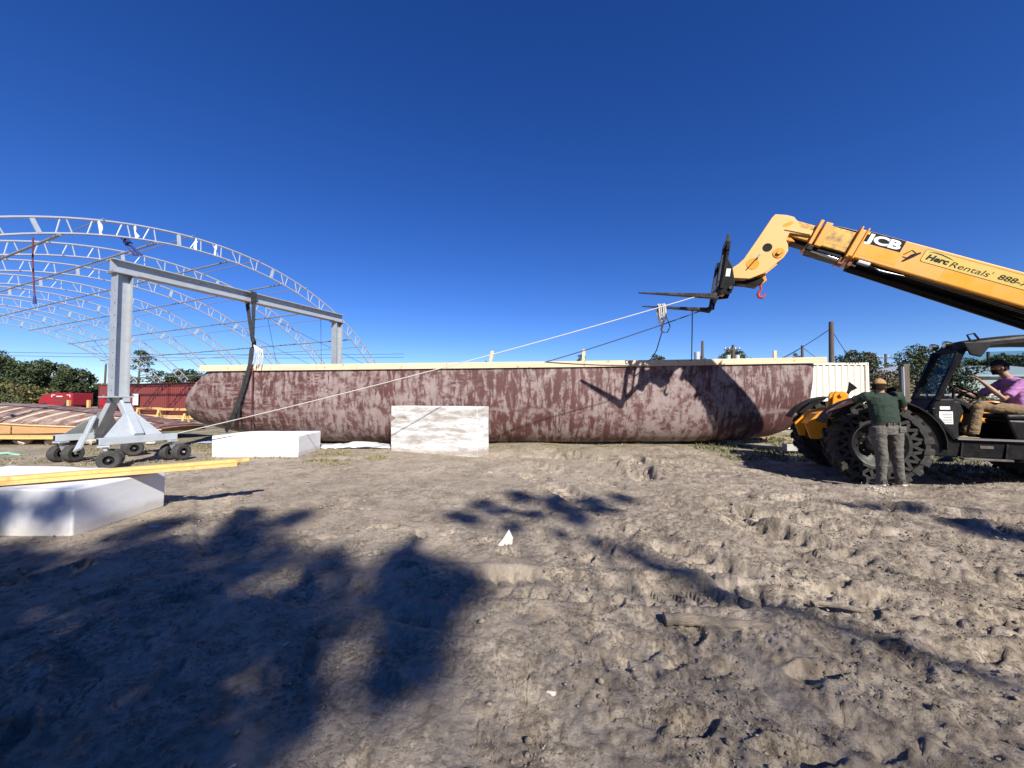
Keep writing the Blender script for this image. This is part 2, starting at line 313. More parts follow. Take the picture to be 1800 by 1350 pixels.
def height(x, y, spc):
    def amp(lam): return np.clip((lam/spc-1.6)/2.4, 0, 1)
    near = sstep(26, 12, np.hypot(x, y))
    wx = x+.25*vn(x/.9,y/.9,51); wy = y+.25*vn(x/.9,y/.9,52)
    rough = np.clip(.35+.75*sstep(-1.5,2.5,x-.25*y+.5*vn(x/1.3,y/1.3,3))+.35*vn(x/.8,y/.8,4), .12, 1.25)*sstep(14,9,y)
    rough = np.maximum(rough, .18*near)
    h = .035*vn(x/3.1,y/3.1,1)*near + .030*vn(wx/.9,wy/.9,2)*near*amp(.9)
    h += rough*(.017*vn(wx/.38,wy/.38,5)*amp(.38)+.010*vn(wx/.17,wy/.17,6)*amp(.17))
    b = 1-np.abs(vn(wx/.10,wy/.10,7)); h += rough*.012*(b*b-.4)*amp(.10); b = 1-np.abs(vn(x/.05,y/.05,18)); h += (.25+.75*rough)*.009*(b*b*b-.3)*amp(.06)
    h += (.4+.6*rough)*(.006*vn(x/.055,y/.055,8)*amp(.055)+.0035*vn(x/.028,y/.028,9)*amp(.028))
    cl = np.clip(vn(x/.075,y/.075,10)+.35*vn(x/.03,y/.03,12)-.42+.35*(rough-.8), 0, 1); h += rough*.032*cl*amp(.09); cl = np.clip(vn(x/.038,y/.038,19)-.35+.3*vn(x/.4,y/.4,20), 0, 1); h += rough*.02*cl*amp(.045)
    pit = np.clip(vn(wx/.21+9,wy/.13,13)-.52, 0, 1); h -= rough*.07*pit*amp(.2)
    cr = np.abs(vn(x/.33+.4*vn(x/.1,y/.1,14),y/.33+.4*vn(x/.1,y/.1,15),16)); h -= .016*sstep(.05,.0,cr)*amp(.07)*sstep(3.6,2.2,y)*sstep(.1,.45,vn(x/.7,y/.7,17)+.25)
    damp = rough*(3.2*np.clip(vn(x/.075,y/.075,10)+.35*vn(x/.03,y/.03,12)-.42+.35*(rough-.8),0,1)+2.5*cl+3.5*pit); SOIL['damp'] = np.clip(damp+.8*np.clip(vn(wx/.45,wy/.3,25)+.6*vn(x/.12,y/.12,26)+.4*vn(x/.04,y/.04,27)-.35,0,1)*np.clip(rough,.3,1),0,1)
    for pts, hw, dep, pitch in TRACKS:
        S = spline(pts); lo = S.min(0)-.5; hi = S.max(0)+.5
        idx = np.nonzero((x>lo[0])&(x<hi[0])&(y>lo[1])&(y<hi[1])&(near>.3))[0]
        if not len(idx): continue
        px, py = x[idx], y[idx]; best = np.full(len(idx), 9.); bs_ = np.zeros(len(idx)); bl = np.zeros(len(idx))
        seg = np.diff(S, axis=0); sl_ = np.hypot(seg[:,0], seg[:,1]); cum = np.concatenate([[0], np.cumsum(sl_)])
        for k in range(0, len(S)-4, 4):
            ax, ay = S[k]; dx, dy = S[k+4]-S[k]; l = math.hypot(dx,dy)+1e-9; dx/=l; dy/=l
            t = np.clip((px-ax)*dx+(py-ay)*dy, 0, l); ex = px-ax-dx*t; ey = py-ay-dy*t; d2 = np.hypot(ex,ey)
            m = d2 < best; best[m] = d2[m]; bs_[m] = cum[k]+t[m]; bl[m] = (ex*-dy+ey*dx)[m]
        q = best/hw; wob = .25*vn(px/.25,py/.25,31)
        fade = np.clip(.62+1.1*vn(px/.6,py/.6,33)+.4*vn(px/.2,py/.2,34), .12, 1.0)
        prof = -dep*sstep(1.15,.8,q+wob*.4)+dep*.55*np.exp(-((q-1.35)/.25)**2)
        ph = bs_/pitch+np.abs(bl)*3.2+.5*(bl>0)+.15*wob; lug = sstep(.27,.34,np.abs((ph%1)-.5))
        prof += -dep*.75*lug*sstep(1.1,.9,q)*sstep(.05,.15,q)*amp(.16)[idx]
        h[idx] = h[idx]*(1-.45*sstep(1.2,.8,q)*fade)+prof*fade
    for fx, fy, an, s, dep in FEET:
        idx = np.nonzero((np.abs(x-fx)<.3)&(np.abs(y-fy)<.3))[0]
        if not len(idx): continue
        a = (x[idx]-fx)*math.cos(an)+(y[idx]-fy)*math.sin(an); c = -(x[idx]-fx)*math.sin(an)+(y[idx]-fy)*math.cos(an)
        wd_ = .048+.012*np.cos(a/.14*3.0); q = np.sqrt((a/(.145*s))**2+(c/(wd_*s))**2)
        prof = -dep*sstep(1.1,.75,q)+dep*.45*np.exp(-((q-1.3)/.2)**2)+.004*np.sin(a/.022*6.28/2)*sstep(1,.7,q)
        h[idx] = h[idx]*(1-.6*sstep(1.1,.8,q))+prof*amp(.1)[idx]
    berm = .055*np.exp(-((y-(6.0+.12*(x-5)))/.45)**2)*sstep(3.6,4.8,x)*sstep(9.5,8,x)          # pushed-up ridge in front of the machine
    berm += .09*np.exp(-((y-10.25)/.55)**2)*sstep(-1.2,.6,x)*sstep(5.8,4.2,x)
    h += berm*(1+.4*vn(x/.4,y/.4,21)) - .10*np.exp(-((y-7.3)/1.2)**2)*sstep(4.2,5.2,x)*sstep(11,9,x)*.3
    flat = np.ones_like(h)                                        # settle the ground under things that stand on it
    for (cx, cy, rx, ry) in FLATS:
        q = np.sqrt(((x-cx)/rx)**2+((y-cy)/ry)**2); flat = np.minimum(flat, .12+.88*sstep(.85,1.35,q))
    jit = RNG.uniform(-1,1,len(h))*np.minimum(spc,.035)*.22*(.35+.65*np.clip(rough+.5*vn(x/.35,y/.35,23),0,1.2))*near if len(h) > 100 else 0
    dip = .10*sstep(4.4,5.8,x)*sstep(17,13,x)*sstep(6.25,6.85,y)*sstep(13,10,y)
    return (h+jit)*flat-.004-dip
FLATS = [(-5.85,4.7,1.7,.95), (-6.2,9.95,1.35,1.0), (-1.95,9.6,1.5,.9), (-8.8,8.9,2.3,1.9), (6.57,6.97,.6,.5), (6.35,6.45,.35,.22), (7.32,8.85,.6,.5)]
def make_ground():
    fine = np.radians(np.linspace(-66, 66, 800)); rest = np.radians(np.linspace(66, 294, 60))[1:-1]; th = np.concatenate([fine, rest])
    r = [.3]
    while r[-1] < 45: r.append(r[-1]*1.0082+.0006)
    while r[-1] < 4500: r.append(r[-1]*1.16)
    r = np.array(r); T, RR = np.meshgrid(th, r); x = (np.sin(T)*RR).ravel(); y = (np.cos(T)*RR).ravel()
    spc = np.maximum(RR*.0040, .004); spc[:, len(fine):] = RR[:, len(fine):]*.07; spc = spc.ravel()
    z = height(x, y, spc); n = len(th); m = len(r)
    vs = np.column_stack([x, y, z]); vs = np.vstack([vs, [[0,0,0]]])
    i, k = np.meshgrid(np.arange(m-1), np.arange(n), indexing='ij'); k2 = (k+1)%n
    fs = np.column_stack([(i*n+k).ravel(), (i*n+k2).ravel(), ((i+1)*n+k2).ravel(), ((i+1)*n+k).ravel()])
    o = sheet('ground', vs, fs, SAND); o['kind'] = 'structure'
    at_ = o.data.attributes.new('damp','FLOAT','POINT'); at_.data.foreach_set('value', np.append(SOIL['damp'],0).astype(np.float32))
    bm = bmesh.new(); bm.from_mesh(o.data); bm.verts.ensure_lookup_table()
    for k in range(n): bm.faces.new((bm.verts[m*n], bm.verts[(k+1)%n], bm.verts[k]))
    bm.to_mesh(o.data); bm.free()
make_ground()
def gz(x, y): return float(height(np.array([float(x)]), np.array([float(y)]), np.array([.02]))[0])
# ------------------------------------------------------------------ trees
def leaves(pts, size, flat=.5):
    n = len(pts); s = size*RNG.uniform(.6, 1.35, (n,1))
    a = RNG.normal(size=(n,3)); a /= np.linalg.norm(a, axis=1, keepdims=True)
    nn = RNG.normal(size=(n,3))+np.array([0,0,flat]); b = np.cross(a, nn); b /= np.linalg.norm(b, axis=1, keepdims=True)+1e-9
    v = np.stack([pts-a*s*.5, pts+b*s*.28-a*s*.05, pts+a*s*.5, pts-b*s*.28-a*s*.05], 1).reshape(-1,3)
    return v, np.arange(4*n).reshape(n,4)
def clump_pts(clumps, per, shell=.55):
    out = []
    for c, rad in clumps:
        c = np.array(c, float); rad = np.array(rad if isinstance(rad,(tuple,list)) else (rad,rad,rad*.75)); k = max(8, int(per*(rad[0]*rad[1]*rad[2])**(2/3)))
        d = RNG.normal(size=(k,3)); d /= np.linalg.norm(d, axis=1, keepdims=True); q = d*(shell+(1-shell)*RNG.random((k,1)))**.8*RNG.uniform(.75,1.1,(k,1))
        out.append(c+q*rad)
    return np.vstack(out)
LEAF_D = leafmat('dark_leaf', (.022,.034,.014), (.055,.075,.028), (.10,.11,.05))
LEAF_M = leafmat('mid_leaf', (.035,.05,.018), (.075,.095,.032), (.14,.14,.06))
LEAF_Y = leafmat('yellowing_leaf', (.055,.06,.02), (.13,.125,.04), (.19,.15,.06))
LEAF_B = leafmat('dry_brown_leaf', (.07,.06,.035), (.14,.115,.06), (.2,.16,.1))
LEAF_P = leafmat('pine_needles', (.03,.045,.02), (.07,.09,.04), (.11,.12,.06))
def tree(name, label, cat, base_p, h, w, lm, n_cl=16, per=230, leaf=.3, low=.25, trunk_r=.16, group='trees beyond the yard', lean=0, open_=0, grp=True):
    bx, by = base_p[0], base_p[1]; t = thing(name, label, cat, (bx,by,0), group if grp else None)
    cl = []
    for i in range(n_cl):
        f = low+(1-low)*((i+.5)/n_cl)**.85; an = i*2.4+random.uniform(-.5,.5); prof = math.sin(math.pi*min(1,max(.12,(f-low)/(1.05-low)*.82+.18)))**.6
        rr = w*.5*prof*random.uniform(.35,.95); r = w*random.uniform(.13,.24)*(.7+.3*prof)
        cl.append(((bx+lean*f+rr*math.cos(an), by+rr*math.sin(an), h*f-r*.5), (r, r, r*random.uniform(.55,.85))))
    v, f = leaves(clump_pts(cl, per, .45 if not open_ else .2), leaf)
    o = sheet('crown', v, f, lm, False); attach(o, t)
    b = MB(); top = (bx+lean*.75, by, h*.8)
    b.tube([(bx,by,-.1),(bx+lean*.2,by+.05,h*.3),(bx+lean*.5,by-.05,h*.55),top], [trunk_r, trunk_r*.8, trunk_r*.55, trunk_r*.25], 7)
    for c, r in cl[::2]:
        z0 = max(h*.2, c[2]-h*.22); b.tube([(bx+lean*z0/h,by,z0),((bx+c[0])/2,(by+c[1])/2,(z0+c[2])/2+.1),c], [trunk_r*.4, trunk_r*.25, trunk_r*.1], 5)
    b.build('trunk', BARK, t, True); return t
def tpx(x, Y): return ((x-900)/FPX*Y, Y)
def hpx(y, Y): return CH+(698-y)/FPX*Y
LB = 'left of the shelter'
for (x, Y, y, wpx, lm, lab, kw) in [
    (-40, 54, 612, 120, LEAF_D, 'dark broad oak at the far left edge behind the deck panel', {}),
    (28, 58, 632, 80, LEAF_D, 'dark oak with rounded top left of the red truck', {}),
    (84, 60, 634, 74, LEAF_D, 'dark bushy evergreen directly behind the red truck', {}),
    (128, 58, 645, 62, LEAF_D, 'dark evergreen with ragged right side, right of the red truck', {}),
    (172, 64, 683, 90, LEAF_M, 'low dark scrub tree beside the end of the red container', {}),
    (30, 44, 672, 78, LEAF_Y, 'yellowish green shrub in front of the dark oaks at far left', {'low':.02}),
    (72, 46, 680, 56, LEAF_Y, 'small yellow green shrub just left of the red truck', {'low':.02}),
    (6, 40, 690, 44, LEAF_M, 'low green palmetto bush at the left edge of the yard', {'low':.02}),
    (322, 62, 648, 62, LEAF_D, 'dark round tree between red container and maroon hull', {}),
    (204, 66, 668, 60, LEAF_M, 'low tree showing above the far end of the red container', {}),
    (1022, 55, 622, 26, LEAF_D, 'small dark tree poking above the middle of the hull', {}),
    (1158, 55, 622, 46, LEAF_D, 'small leafy tree above the hull near the hanging white rope', {}),
    (1236, 62, 626, 24, LEAF_M, 'slim tree beside the transformer pole above the hull', {}),
    (1292, 60, 612, 62, LEAF_M, 'rounded green tree behind the pole with two white boxes', {}),
    (1400, 60, 620, 24, LEAF_Y, 'tiny green tree between two poles above the hull rail', {}),
    (1498, 46, 614, 66, LEAF_D, 'bushy dark tree above the cream container, beside the tall pole', {}),
    (1532, 52, 619, 62, LEAF_B, 'thin greyish brown tree above the corner of the cream container', {'open_':1}),
    (1556, 36, 650, 80, LEAF_B, 'brownish shrub just right of the cream container', {'low':.05}),
    (1580, 30, 664, 74, LEAF_Y, 'yellow green shrub behind the weathered fence post', {'low':.02}),
    (1626, 42, 607, 100, LEAF_D, 'large dark tree left of the cab windscreen', {'low':.12}),
    (1672, 40, 622, 70, LEAF_D, 'dark tree seen through the cab windscreen', {}),
    (1716, 60, 632, 76, LEAF_M, 'small tree above the pale roof seen through the open cab', {}),
    (1778, 52, 620, 90, LEAF_M, 'green tree behind the driver, above the pale roof', {}),
    (1850, 50, 610, 110, LEAF_D, 'tall tree at the right edge behind the cab roof', {}),
    (1640, 26, 686, 110, LEAF_M, 'low green bush behind the windscreen foot', {'low':.02}),
    (1720, 27, 689, 120, LEAF_Y, 'low yellow green bush behind the steering wheel', {'low':.02})]:
    h = hpx(y, Y); w = wpx/FPX*Y; big = h > 3.2
    tree('shrub' if not big else ('oak_tree' if lm in (LEAF_D, LEAF_M) else 'young_tree'), lab, 'tree' if big else 'bush', tpx(x, Y), h, w*1.12, lm, 26 if big else 16,
         per=260, leaf=.34*(Y/55), low=kw.get('low',.18), trunk_r=.05*w, group=None, open_=kw.get('open_',0))
# slash pine beside the gantry post
pb = tpx(243, 58); t = thing('pine_tree', 'open slash pine with bare trunk just right of the gantry post', 'tree', (*pb,0))
cl = []
for (dx, y, r) in [(-6,618,1.0),(4,622,1.1),(14,630,1.0),(-2,634,.9),(20,640,1.1),(-8,646,.8),(8,650,1.0),(28,656,1.2),(16,664,1.2),(0,668,1.0),(34,668,1.3),(-12,662,.8)]:
    cl.append(((pb[0]+dx/FPX*58, pb[1]+random.uniform(-1,1), hpx(y,58)), (r,r,.45*r)))
v, f = leaves(clump_pts(cl, 150, .3), .36); attach(sheet('crown', v, f, LEAF_P, False), t)
b = MB(); b.tube([(pb[0]-.3,pb[1],-.1),(pb[0],pb[1],4),(pb[0]+.2,pb[1],hpx(618,58))],[.2,.15,.05],7)
for c, r in cl: b.tube([(pb[0]+.1,pb[1],c[2]-.35),c],[.06,.03],5)
b.build('trunk', BARK, t, True)
# far-off tree line closing the horizon
cl = [((x, 190+random.uniform(-20,30), random.uniform(.5,2.2)), (random.uniform(5,9), 5, random.uniform(2.0,3.4))) for x in range(-420, 430, 6)]
v, f = leaves(clump_pts(cl, 26, .5), 1.5); o = sheet('distant_woods', v, f, LEAF_D, False); tag(o, 'distant line of low dark woods along the horizon', 'woods', None, 'stuff')
# ------------------------------------------------------------------ utility poles and wires
def pole(x, ytop, Y, r, label, arm=False, cans=0, box=False):
    p = tpx(x, Y); z = hpx(ytop, Y); t = thing('utility_pole', label, 'pole', (*p,0), 'utility poles along the road')
    MB().tube([(*p,-.2),(p[0]+.02*z,p[1],z)], [r*1.15, r*.85], 10).build('shaft', POLE, t, True)
    if arm:
        MB().box((p[0]-1.1,p[1]-.2,z-.7),(p[0]+1.1,p[1]-.08,z-.55)).build('crossarm', POLE, t)
        for k in (-.95,-.4,.4,.95): MB().tube([(p[0]+k,p[1]-.14,z-.55),(p[0]+k,p[1]-.14,z-.32)],.05,6).build('insulator', WHITE, t)
    for k in range(cans):
        s = -1 if k == 0 else 1
        MB().tube([(p[0]+s*(r+.42),p[1]-.1,z-2.6),(p[0]+s*(r+.42),p[1]-.1,z-1.4)],.34,10).build('transformer', GALV_P, t, True)
    return Vector((p[0]+.02*z, p[1], z))
pA = pole(1461, 565, 24, .15, 'tall bare utility pole behind the cream container')
pB = pole(1410, 607, 48, .17, 'shorter utility pole just left of the tall one')
pC = pole(1234, 599, 48, .17, 'utility pole with a transformer above the dark forked shadow', cans=1)
pD = pole(1288, 606, 52, .2, 'pole with crossarm and two white transformer cans in a tree top', arm=True, cans=2)
pE = pole(1557, 622, 60, .2, 'slim distant pole right of the cream container', arm=True)
pF = pole(853, 634, 80, .2, 'distant crossarm pole above the middle of the hull', arm=True)
pG = pole(183, 640, 46, .11, 'thin pale post at the far end of the red container')
pH = pole(1738, 618, 58, .22, 'pole seen through the open cab above the driver')
def wire(name, label, p, q, sag, r=.03, mt=INK, n=14, grp='overhead wires'):
    p, q = Vector(p), Vector(q); pts = [p.lerp(q, k/n)-Vector((0,0,sag*4*(k/n)*(1-k/n))) for k in range(n+1)]
    o = MB().tube(pts, r, 5).build(name, mt, None, True); tag(o, label, 'wire', grp); return o
wire('overhead_wire', 'wire sagging left from the tall bare pole to the tree top', pA-Vector((0,0,.4)), pD-Vector((0,0,3)), 1.0, .022)
wire('overhead_wire', 'wire dropping right from the tall bare pole', pA-Vector((0,0,.5)), (30,32,2.6), .3, .018)
wire('overhead_wire', 'wire sagging left from the shorter pole', pB-Vector((0,0,.2)), pD-Vector((0,0,3.4)), .8, .03)
wire('overhead_wire', 'wire running right from the shorter pole behind the tall one', pB-Vector((0,0,.2)), (42,46,2.7), .3, .03)
wire('overhead_wire', 'wire from the transformer pole to the two-can pole', pC-Vector((0,0,2)), pD-Vector((0,0,2.6)), .5, .028)
for k, y in enumerate((610, 616)):
    wire('overhead_wire', ('upper' if k == 0 else 'lower')+' of two thin wires above the trees at far left', (-130,70,hpx(y,70)), (-22,78,hpx(y+12,78)), .6, .035)
# ------------------------------------------------------------------ house and fence behind the cab
def house():
    Y0, X0, X1, D = 44, 45.5, 66, 9; ze, zr = hpx(659, Y0), hpx(643, Y0+4.5)
    t = thing('house', 'low house with pale shallow roof seen through the open cab', 'house', (50,Y0,0))
    WALL = mat('pale_wall', (.5,.5,.47), .8); ROOF = mat('pale_metal_roof', (.52,.56,.58), .45, .2, (.42,.46,.48), 1.5, .6)
    MB().box((X0,Y0,-.1),(X1,Y0+D,ze-.05)).build('wall', WALL, t)
    b = MB(); e = .5
    b.add([(X0-e,Y0-e,ze),(X1+e,Y0-e,ze),(X1+e,Y0+D+e,ze),(X0-e,Y0+D+e,ze),(X0+3,Y0+D/2,zr),(X1-3,Y0+D/2,zr),
           (X0-e,Y0-e,ze-.2),(X1+e,Y0-e,ze-.2),(X1+e,Y0+D+e,ze-.2),(X0-e,Y0+D+e,ze-.2)],
          [(0,1,5,4),(1,2,5),(2,3,4,5),(3,0,4),(0,6,7,1),(1,7,8,2),(2,8,9,3),(3,9,6,0),(6,9,8,7)])
    b.build('roof', ROOF, t)
    for x in (48, 53, 60):
        w = MB().box((x,Y0-.06,1.0),(x+1.4,Y0+.02,2.3)).build('window', WHITE, t); MB().box((x+.1,Y0-.09,1.1),(x+1.3,Y0-.065,2.2)).build('pane', BLK, w)
    MB().box((56.5,Y0-.06,0),(57.5,Y0+.02,2.2)).build('door', POLE, t)
house()
p = tpx(1590, 17.5); t = thing('fence_post', 'weathered square timber post standing behind the man in green', 'post', (*p,0))
MB().box((p[0]-.13,p[1]-.13,-.1),(p[0]+.13,p[1]+.13,hpx(640,17.5))).build('timber', POLE, t, bevel=.015)
MB().box((p[0]-.17,p[1]-.15,.3),(p[0]-.135,p[1]-.05,hpx(645,17.5))).build('metal_angle', GALV, t)
t = thing('wire_fence', 'low rail fence behind the fence post', 'fence', (15,18.5,0))
for k in range(5): MB().tube([(14+k*2.4,18.6,-.1),(14+k*2.4,18.6,1.65)], .035, 6).build('fence_stake', GALV, t)
for z in (1.55, .9): MB().tube([(13.6,18.55,z),(24.2,18.55,z)], .025, 6).build('rail', GALV, t)
# ------------------------------------------------------------------ shipping containers
def container(label, org, ax, L, H, face, mt, name='shipping_container', group=None, z0=0.05, rusty=False):
    # org: left bottom corner of the long side seen; ax: unit vector along it; face: unit vector out of that side
    ax, face = Vector((*ax,0)), Vector((*face,0)); o = Vector((*org,z0)); W = 2.44; t = thing(name, label, 'container', o, group)
    P = lambda a, d, z: o+ax*a-face*d+Vector((0,0,z))
    def corr(d, s, nm):
        prof = []; a = .14; step = .28
        while a < L-.16:
            for da, dd in ((0,.0),(.08,.0),(.13,.045),(.23,.045)): prof.append((min(a+da,L-.15), dd))
            a += step
        prof.append((L-.14, 0)); b = MB(); n = len(prof)
        vs = [P(a_, d+s*dd, .16) for a_,dd in prof]+[P(a_, d+s*dd, H-.1) for a_,dd in prof]
        b.add(vs, [(i,i+1,n+i+1,n+i) for i in range(n-1)]); return b.build(nm, mt, t)
    corr(.03, 1, 'side_panel'); corr(W-.03, -1, 'side_panel')
    bx = lambda a0,a1,d0,d1,z0_,z1_: MB().loft([[P(a0,d0,z),P(a1,d0,z),P(a1,d1,z),P(a0,d1,z)] for z in (z0_,z1_)])
    for d0, d1 in ((0,.11),(W-.11,W)):
        bx(.18,L-.18,d0,d1,.0,.158).build('bottom_rail', mt, t); bx(.18,L-.18,d0,d1,H-.098,H-.01).build('top_rail', mt, t)
    for a0, a1 in ((0,.14),(L-.14,L)):
        for d0, d1 in ((0.004,.14),(W-.14,W-.004)):
            bx(a0+.002,a1-.002,d0,d1,.13,H-.13).build('corner_post', mt, t)
            bx(a0-.004 if a0 == 0 else a0-.03, a1+.03 if a0 == 0 else a1+.004, d0-.004,d1+.004,-.01,.128).build('corner_casting', mt, t, bevel=.012)
            c = bx(a0-.004 if a0 == 0 else a0-.03, a1+.03 if a0 == 0 else a1+.004, d0-.004,d1+.004,H-.128,H).build('corner_casting', mt, t, bevel=.012)
            MB().tube([P((a0+a1)/2,d0-.0045,H-.064),P((a0+a1)/2,d0-.012,H-.064)],.028,10).build('casting_hole', BLK, c)
    for a in (.02, L-.06): bx(a,a+.04,.142,W-.142,.12,H-.11).build('end_wall', mt, t)
    bx(.1,L-.1,.12,W-.12,H-.06,H-.03).build('roof_panel', mt, t); bx(.1,L-.1,.12,W-.12,.02,.1).build('floor_pan', BLK, t)
    if rusty:
        for k in range(5): a = L-.5-k*.13; bx(a,a+.07,-.006,.0,H-.05-.01*(k%2),H-.015).build('rust_streak', RUST, t)
    return t
container('cream corrugated shipping container behind the right end of the hull', (9.75,17.0), (1,0), 6.06, 2.93, (0,-1), CREAM, rusty=True)
A2, C2 = Vector((-.911,.412,0)), Vector((-.412,-.911,0)); F0 = Vector((-7.7,22.6,0))
for k, (q1, lab) in enumerate([(34.6,'red corrugated container at the far end of the shelter row'), (22.2,'red corrugated container behind the left half of the hull'), (9.8,'red corrugated container at the near end of the shelter row')]):
    o = F0+A2*q1+C2*.3; container(lab, (o.x,o.y), (-A2.x,-A2.y), 12.19, 2.59, (C2.x,C2.y), REDC, group='red containers under the shelter feet')
# white sign sheet leaning against the red container
o = F0+A2*27.3+C2*.42; MBs = MB().beam(o+Vector((0,0,.75)), o+Vector((0,0,1.75)), .9, .02, C2); tag(MBs.build('white_board', WHITE, None), 'white sheet leaning against the red container behind the gantry foot', 'board')
# ------------------------------------------------------------------ arched shelter frame
def shelter():
    t = thing('shelter_frame', 'arched galvanised truss frame of a shelter standing on red containers', 'shelter', F0)
    S, z0, zr, Rr = 18.0, 2.85, 7.28, None; rise = zr-z0; Rr = ((S/2)**2+rise**2)/(2*rise); zc = zr-Rr; a0 = math.asin(S/2/Rr)
    dep = .43; nW = 30
    def pt(q, a, r): return F0+A2*q+C2*(S/2+r*math.sin(a))+Vector((0,0,zc+r*math.cos(a)))
    me_cache = {}
    def bar_mesh(key, L_, r):
        k = (key, round(L_,3))
        if k not in me_cache: me_cache[k] = MB().tube([(0,0,0),(0,0,L_)], r, 6).mesh('web', PIPE, True)
        return me_cache[k]
    made = 0
    for i in range(8):
        q = i*4.03
        arch = bpy.data.objects.new('arch_truss', None); COL.objects.link(arch); attach(arch, t)
        arch.matrix_parent_inverse = Matrix.Identity(4); ORIG[arch.name] = F0
        N = 60; an = [-a0+2*a0*k/N for k in range(N+1)]
        MB().tube([pt(q,a,Rr) for a in an], .038, 8).build('outer_chord', PIPE, arch, True)
        MB().tube([pt(q,a,Rr-dep) for a in an], .034, 8).build('inner_chord', PIPE, arch, True)
        rest = MB()
        for k in range(nW):
            aa = -a0+2*a0*(k+.5)/nW; ab = -a0+2*a0*(k+1)/nW; plate = k % 5 == 1
            segs = [('v', pt(q,aa,Rr-.03), pt(q,aa,Rr-dep+.03))]
            if k < nW-1 and not plate: segs.append(('d', pt(q,ab-.004,Rr-.03) if aa < 0 else pt(q,ab,Rr-dep+.03), pt(q,aa+.008,Rr-dep+.03) if aa < 0 else pt(q,aa+.012,Rr-.03)))
            for kind, p_, q_ in segs:
                if plate and kind == 'v':
                    MB().beam(p_, q_, .10, .05, A2).build('splice_plate', GALV_P, arch); continue
                if made < 296:
                    d = q_-p_; m4 = Matrix.Translation(p_)@d.to_track_quat('Z','Y').to_matrix().to_4x4()
                    inst('web', bar_mesh(kind, d.length, .019), arch, m4); made += 1
                else: rest.tube([p_, q_], .019, 5)
        if rest.v:
            o = rest.build('web_members', PIPE, arch); o['kind'] = 'stuff'
        for a in (-a0, a0):                                        # foot brackets on the container roofs
            p_ = pt(q,a,Rr-dep/2); MB().box((p_.x-.22,p_.y-.22,2.64),(p_.x+.22,p_.y+.22,2.67)).build('foot_plate', GALV, arch)
            MB().tube([(p_.x,p_.y,2.66),tuple(p_+Vector((0,0,.12)))], .05, 8).build('foot_stub', GALV, arch)
    for f in (-.93,-.72,-.5,-.28,-.06,.17,.4,.62,.85):
        a = a0*f; MB().tube([pt(-.15,a,Rr-dep-.06), pt(7*4.03+.15,a,Rr-dep-.06)], .034, 8).build('purlin', PIPE2, t, True)
    for f in (-.82,-.61,-.39,-.17,.06,.29): MB().tube([pt(-.1,a0*f,Rr+.055), pt(7*4.03+.1,a0*f,Rr+.055)], .018, 6).build('sheeting_rail', PIPE2, t, True)
    for q0, q1, s in ((0,1,1),(1,2,-1),(6,7,1)):                   # cross cables
        MB().tube([pt(q0*4.03,a0*(-.93),Rr-dep), pt(q1*4.03,a0*(-.5),Rr-dep)], .010, 5).build('brace_cable', INK, t)
        MB().tube([pt(q1*4.03,a0*(-.93),Rr-dep), pt(q0*4.03,a0*(-.5),Rr-dep)], .010, 5).build('brace_cable', INK, t)
    # ties and wrapping on the first arch
    for k, f in enumerate((.30,.215,.05,-.015)):
        a = a0*f; b = MB(); p_ = pt(0,a,Rr-.02); q_ = pt(0,a,Rr-dep-.10)
        b.tube([p_+Vector((random.uniform(-.02,.02),0,0)).lerp(Vector((0,0,0)),0) if s in (0,1) else p_.lerp(q_,s)+Vector((random.uniform(-.04,.04),random.uniform(-.04,.04),0)) for s in (0,.2,.4,.6,.8,1)], [.022,.034,.02,.03,.02,.028], 6)
        o = b.build('white_wrap', WHITE, None, True); tag(o, ['second white plastic tie from the left edge on the front arch','white plastic tie hanging at the left end of the front arch','white plastic tie on the front arch above the gantry post','rightmost white plastic tie on the front arch, past the gantry post'][k], 'plastic tie')
    return pt, a0, Rr, dep
SPT, SA0, SRR, SDEP = shelter()
# red hanging strap under the first arch, blue strap bundle above the gantry
sp = SPT(0, .235*SA0, SRR-SDEP)
REDS = mat('dark_red_webbing', (.12,.02,.03), .8); BLUES = mat('blue_webbing', (.02,.035,.16), .8)
t = thing('hanging_strap', 'dark red strap hanging down from the front arch at far left', 'strap', sp)
top = at(58, 417, 10.9); MB().tube([top, top+Vector((.02,0,-.7)), top+Vector((.12,0,-1.72))], .018, 6).build('webbing', REDS, t); MB().tube([top+Vector((.12,0,-1.72)), top+Vector((.13,0,-1.92))], [.03,.04], 6).build('ratchet', BLUES, t)
b = MB(); c0 = at(222, 425, 12.4)
for k in range(7): b.tube([c0+Vector((random.uniform(-.12,.12),random.uniform(-.1,.1),random.uniform(-.15,.15))) for _ in range(4)]+[c0+Vector((.25+.05*k,0,-.45))], .02, 5)
tag(b.build('strap_bundle', BLUES, None, True), 'tangled dark blue strap bundle above the near end of the gantry beam', 'strap')
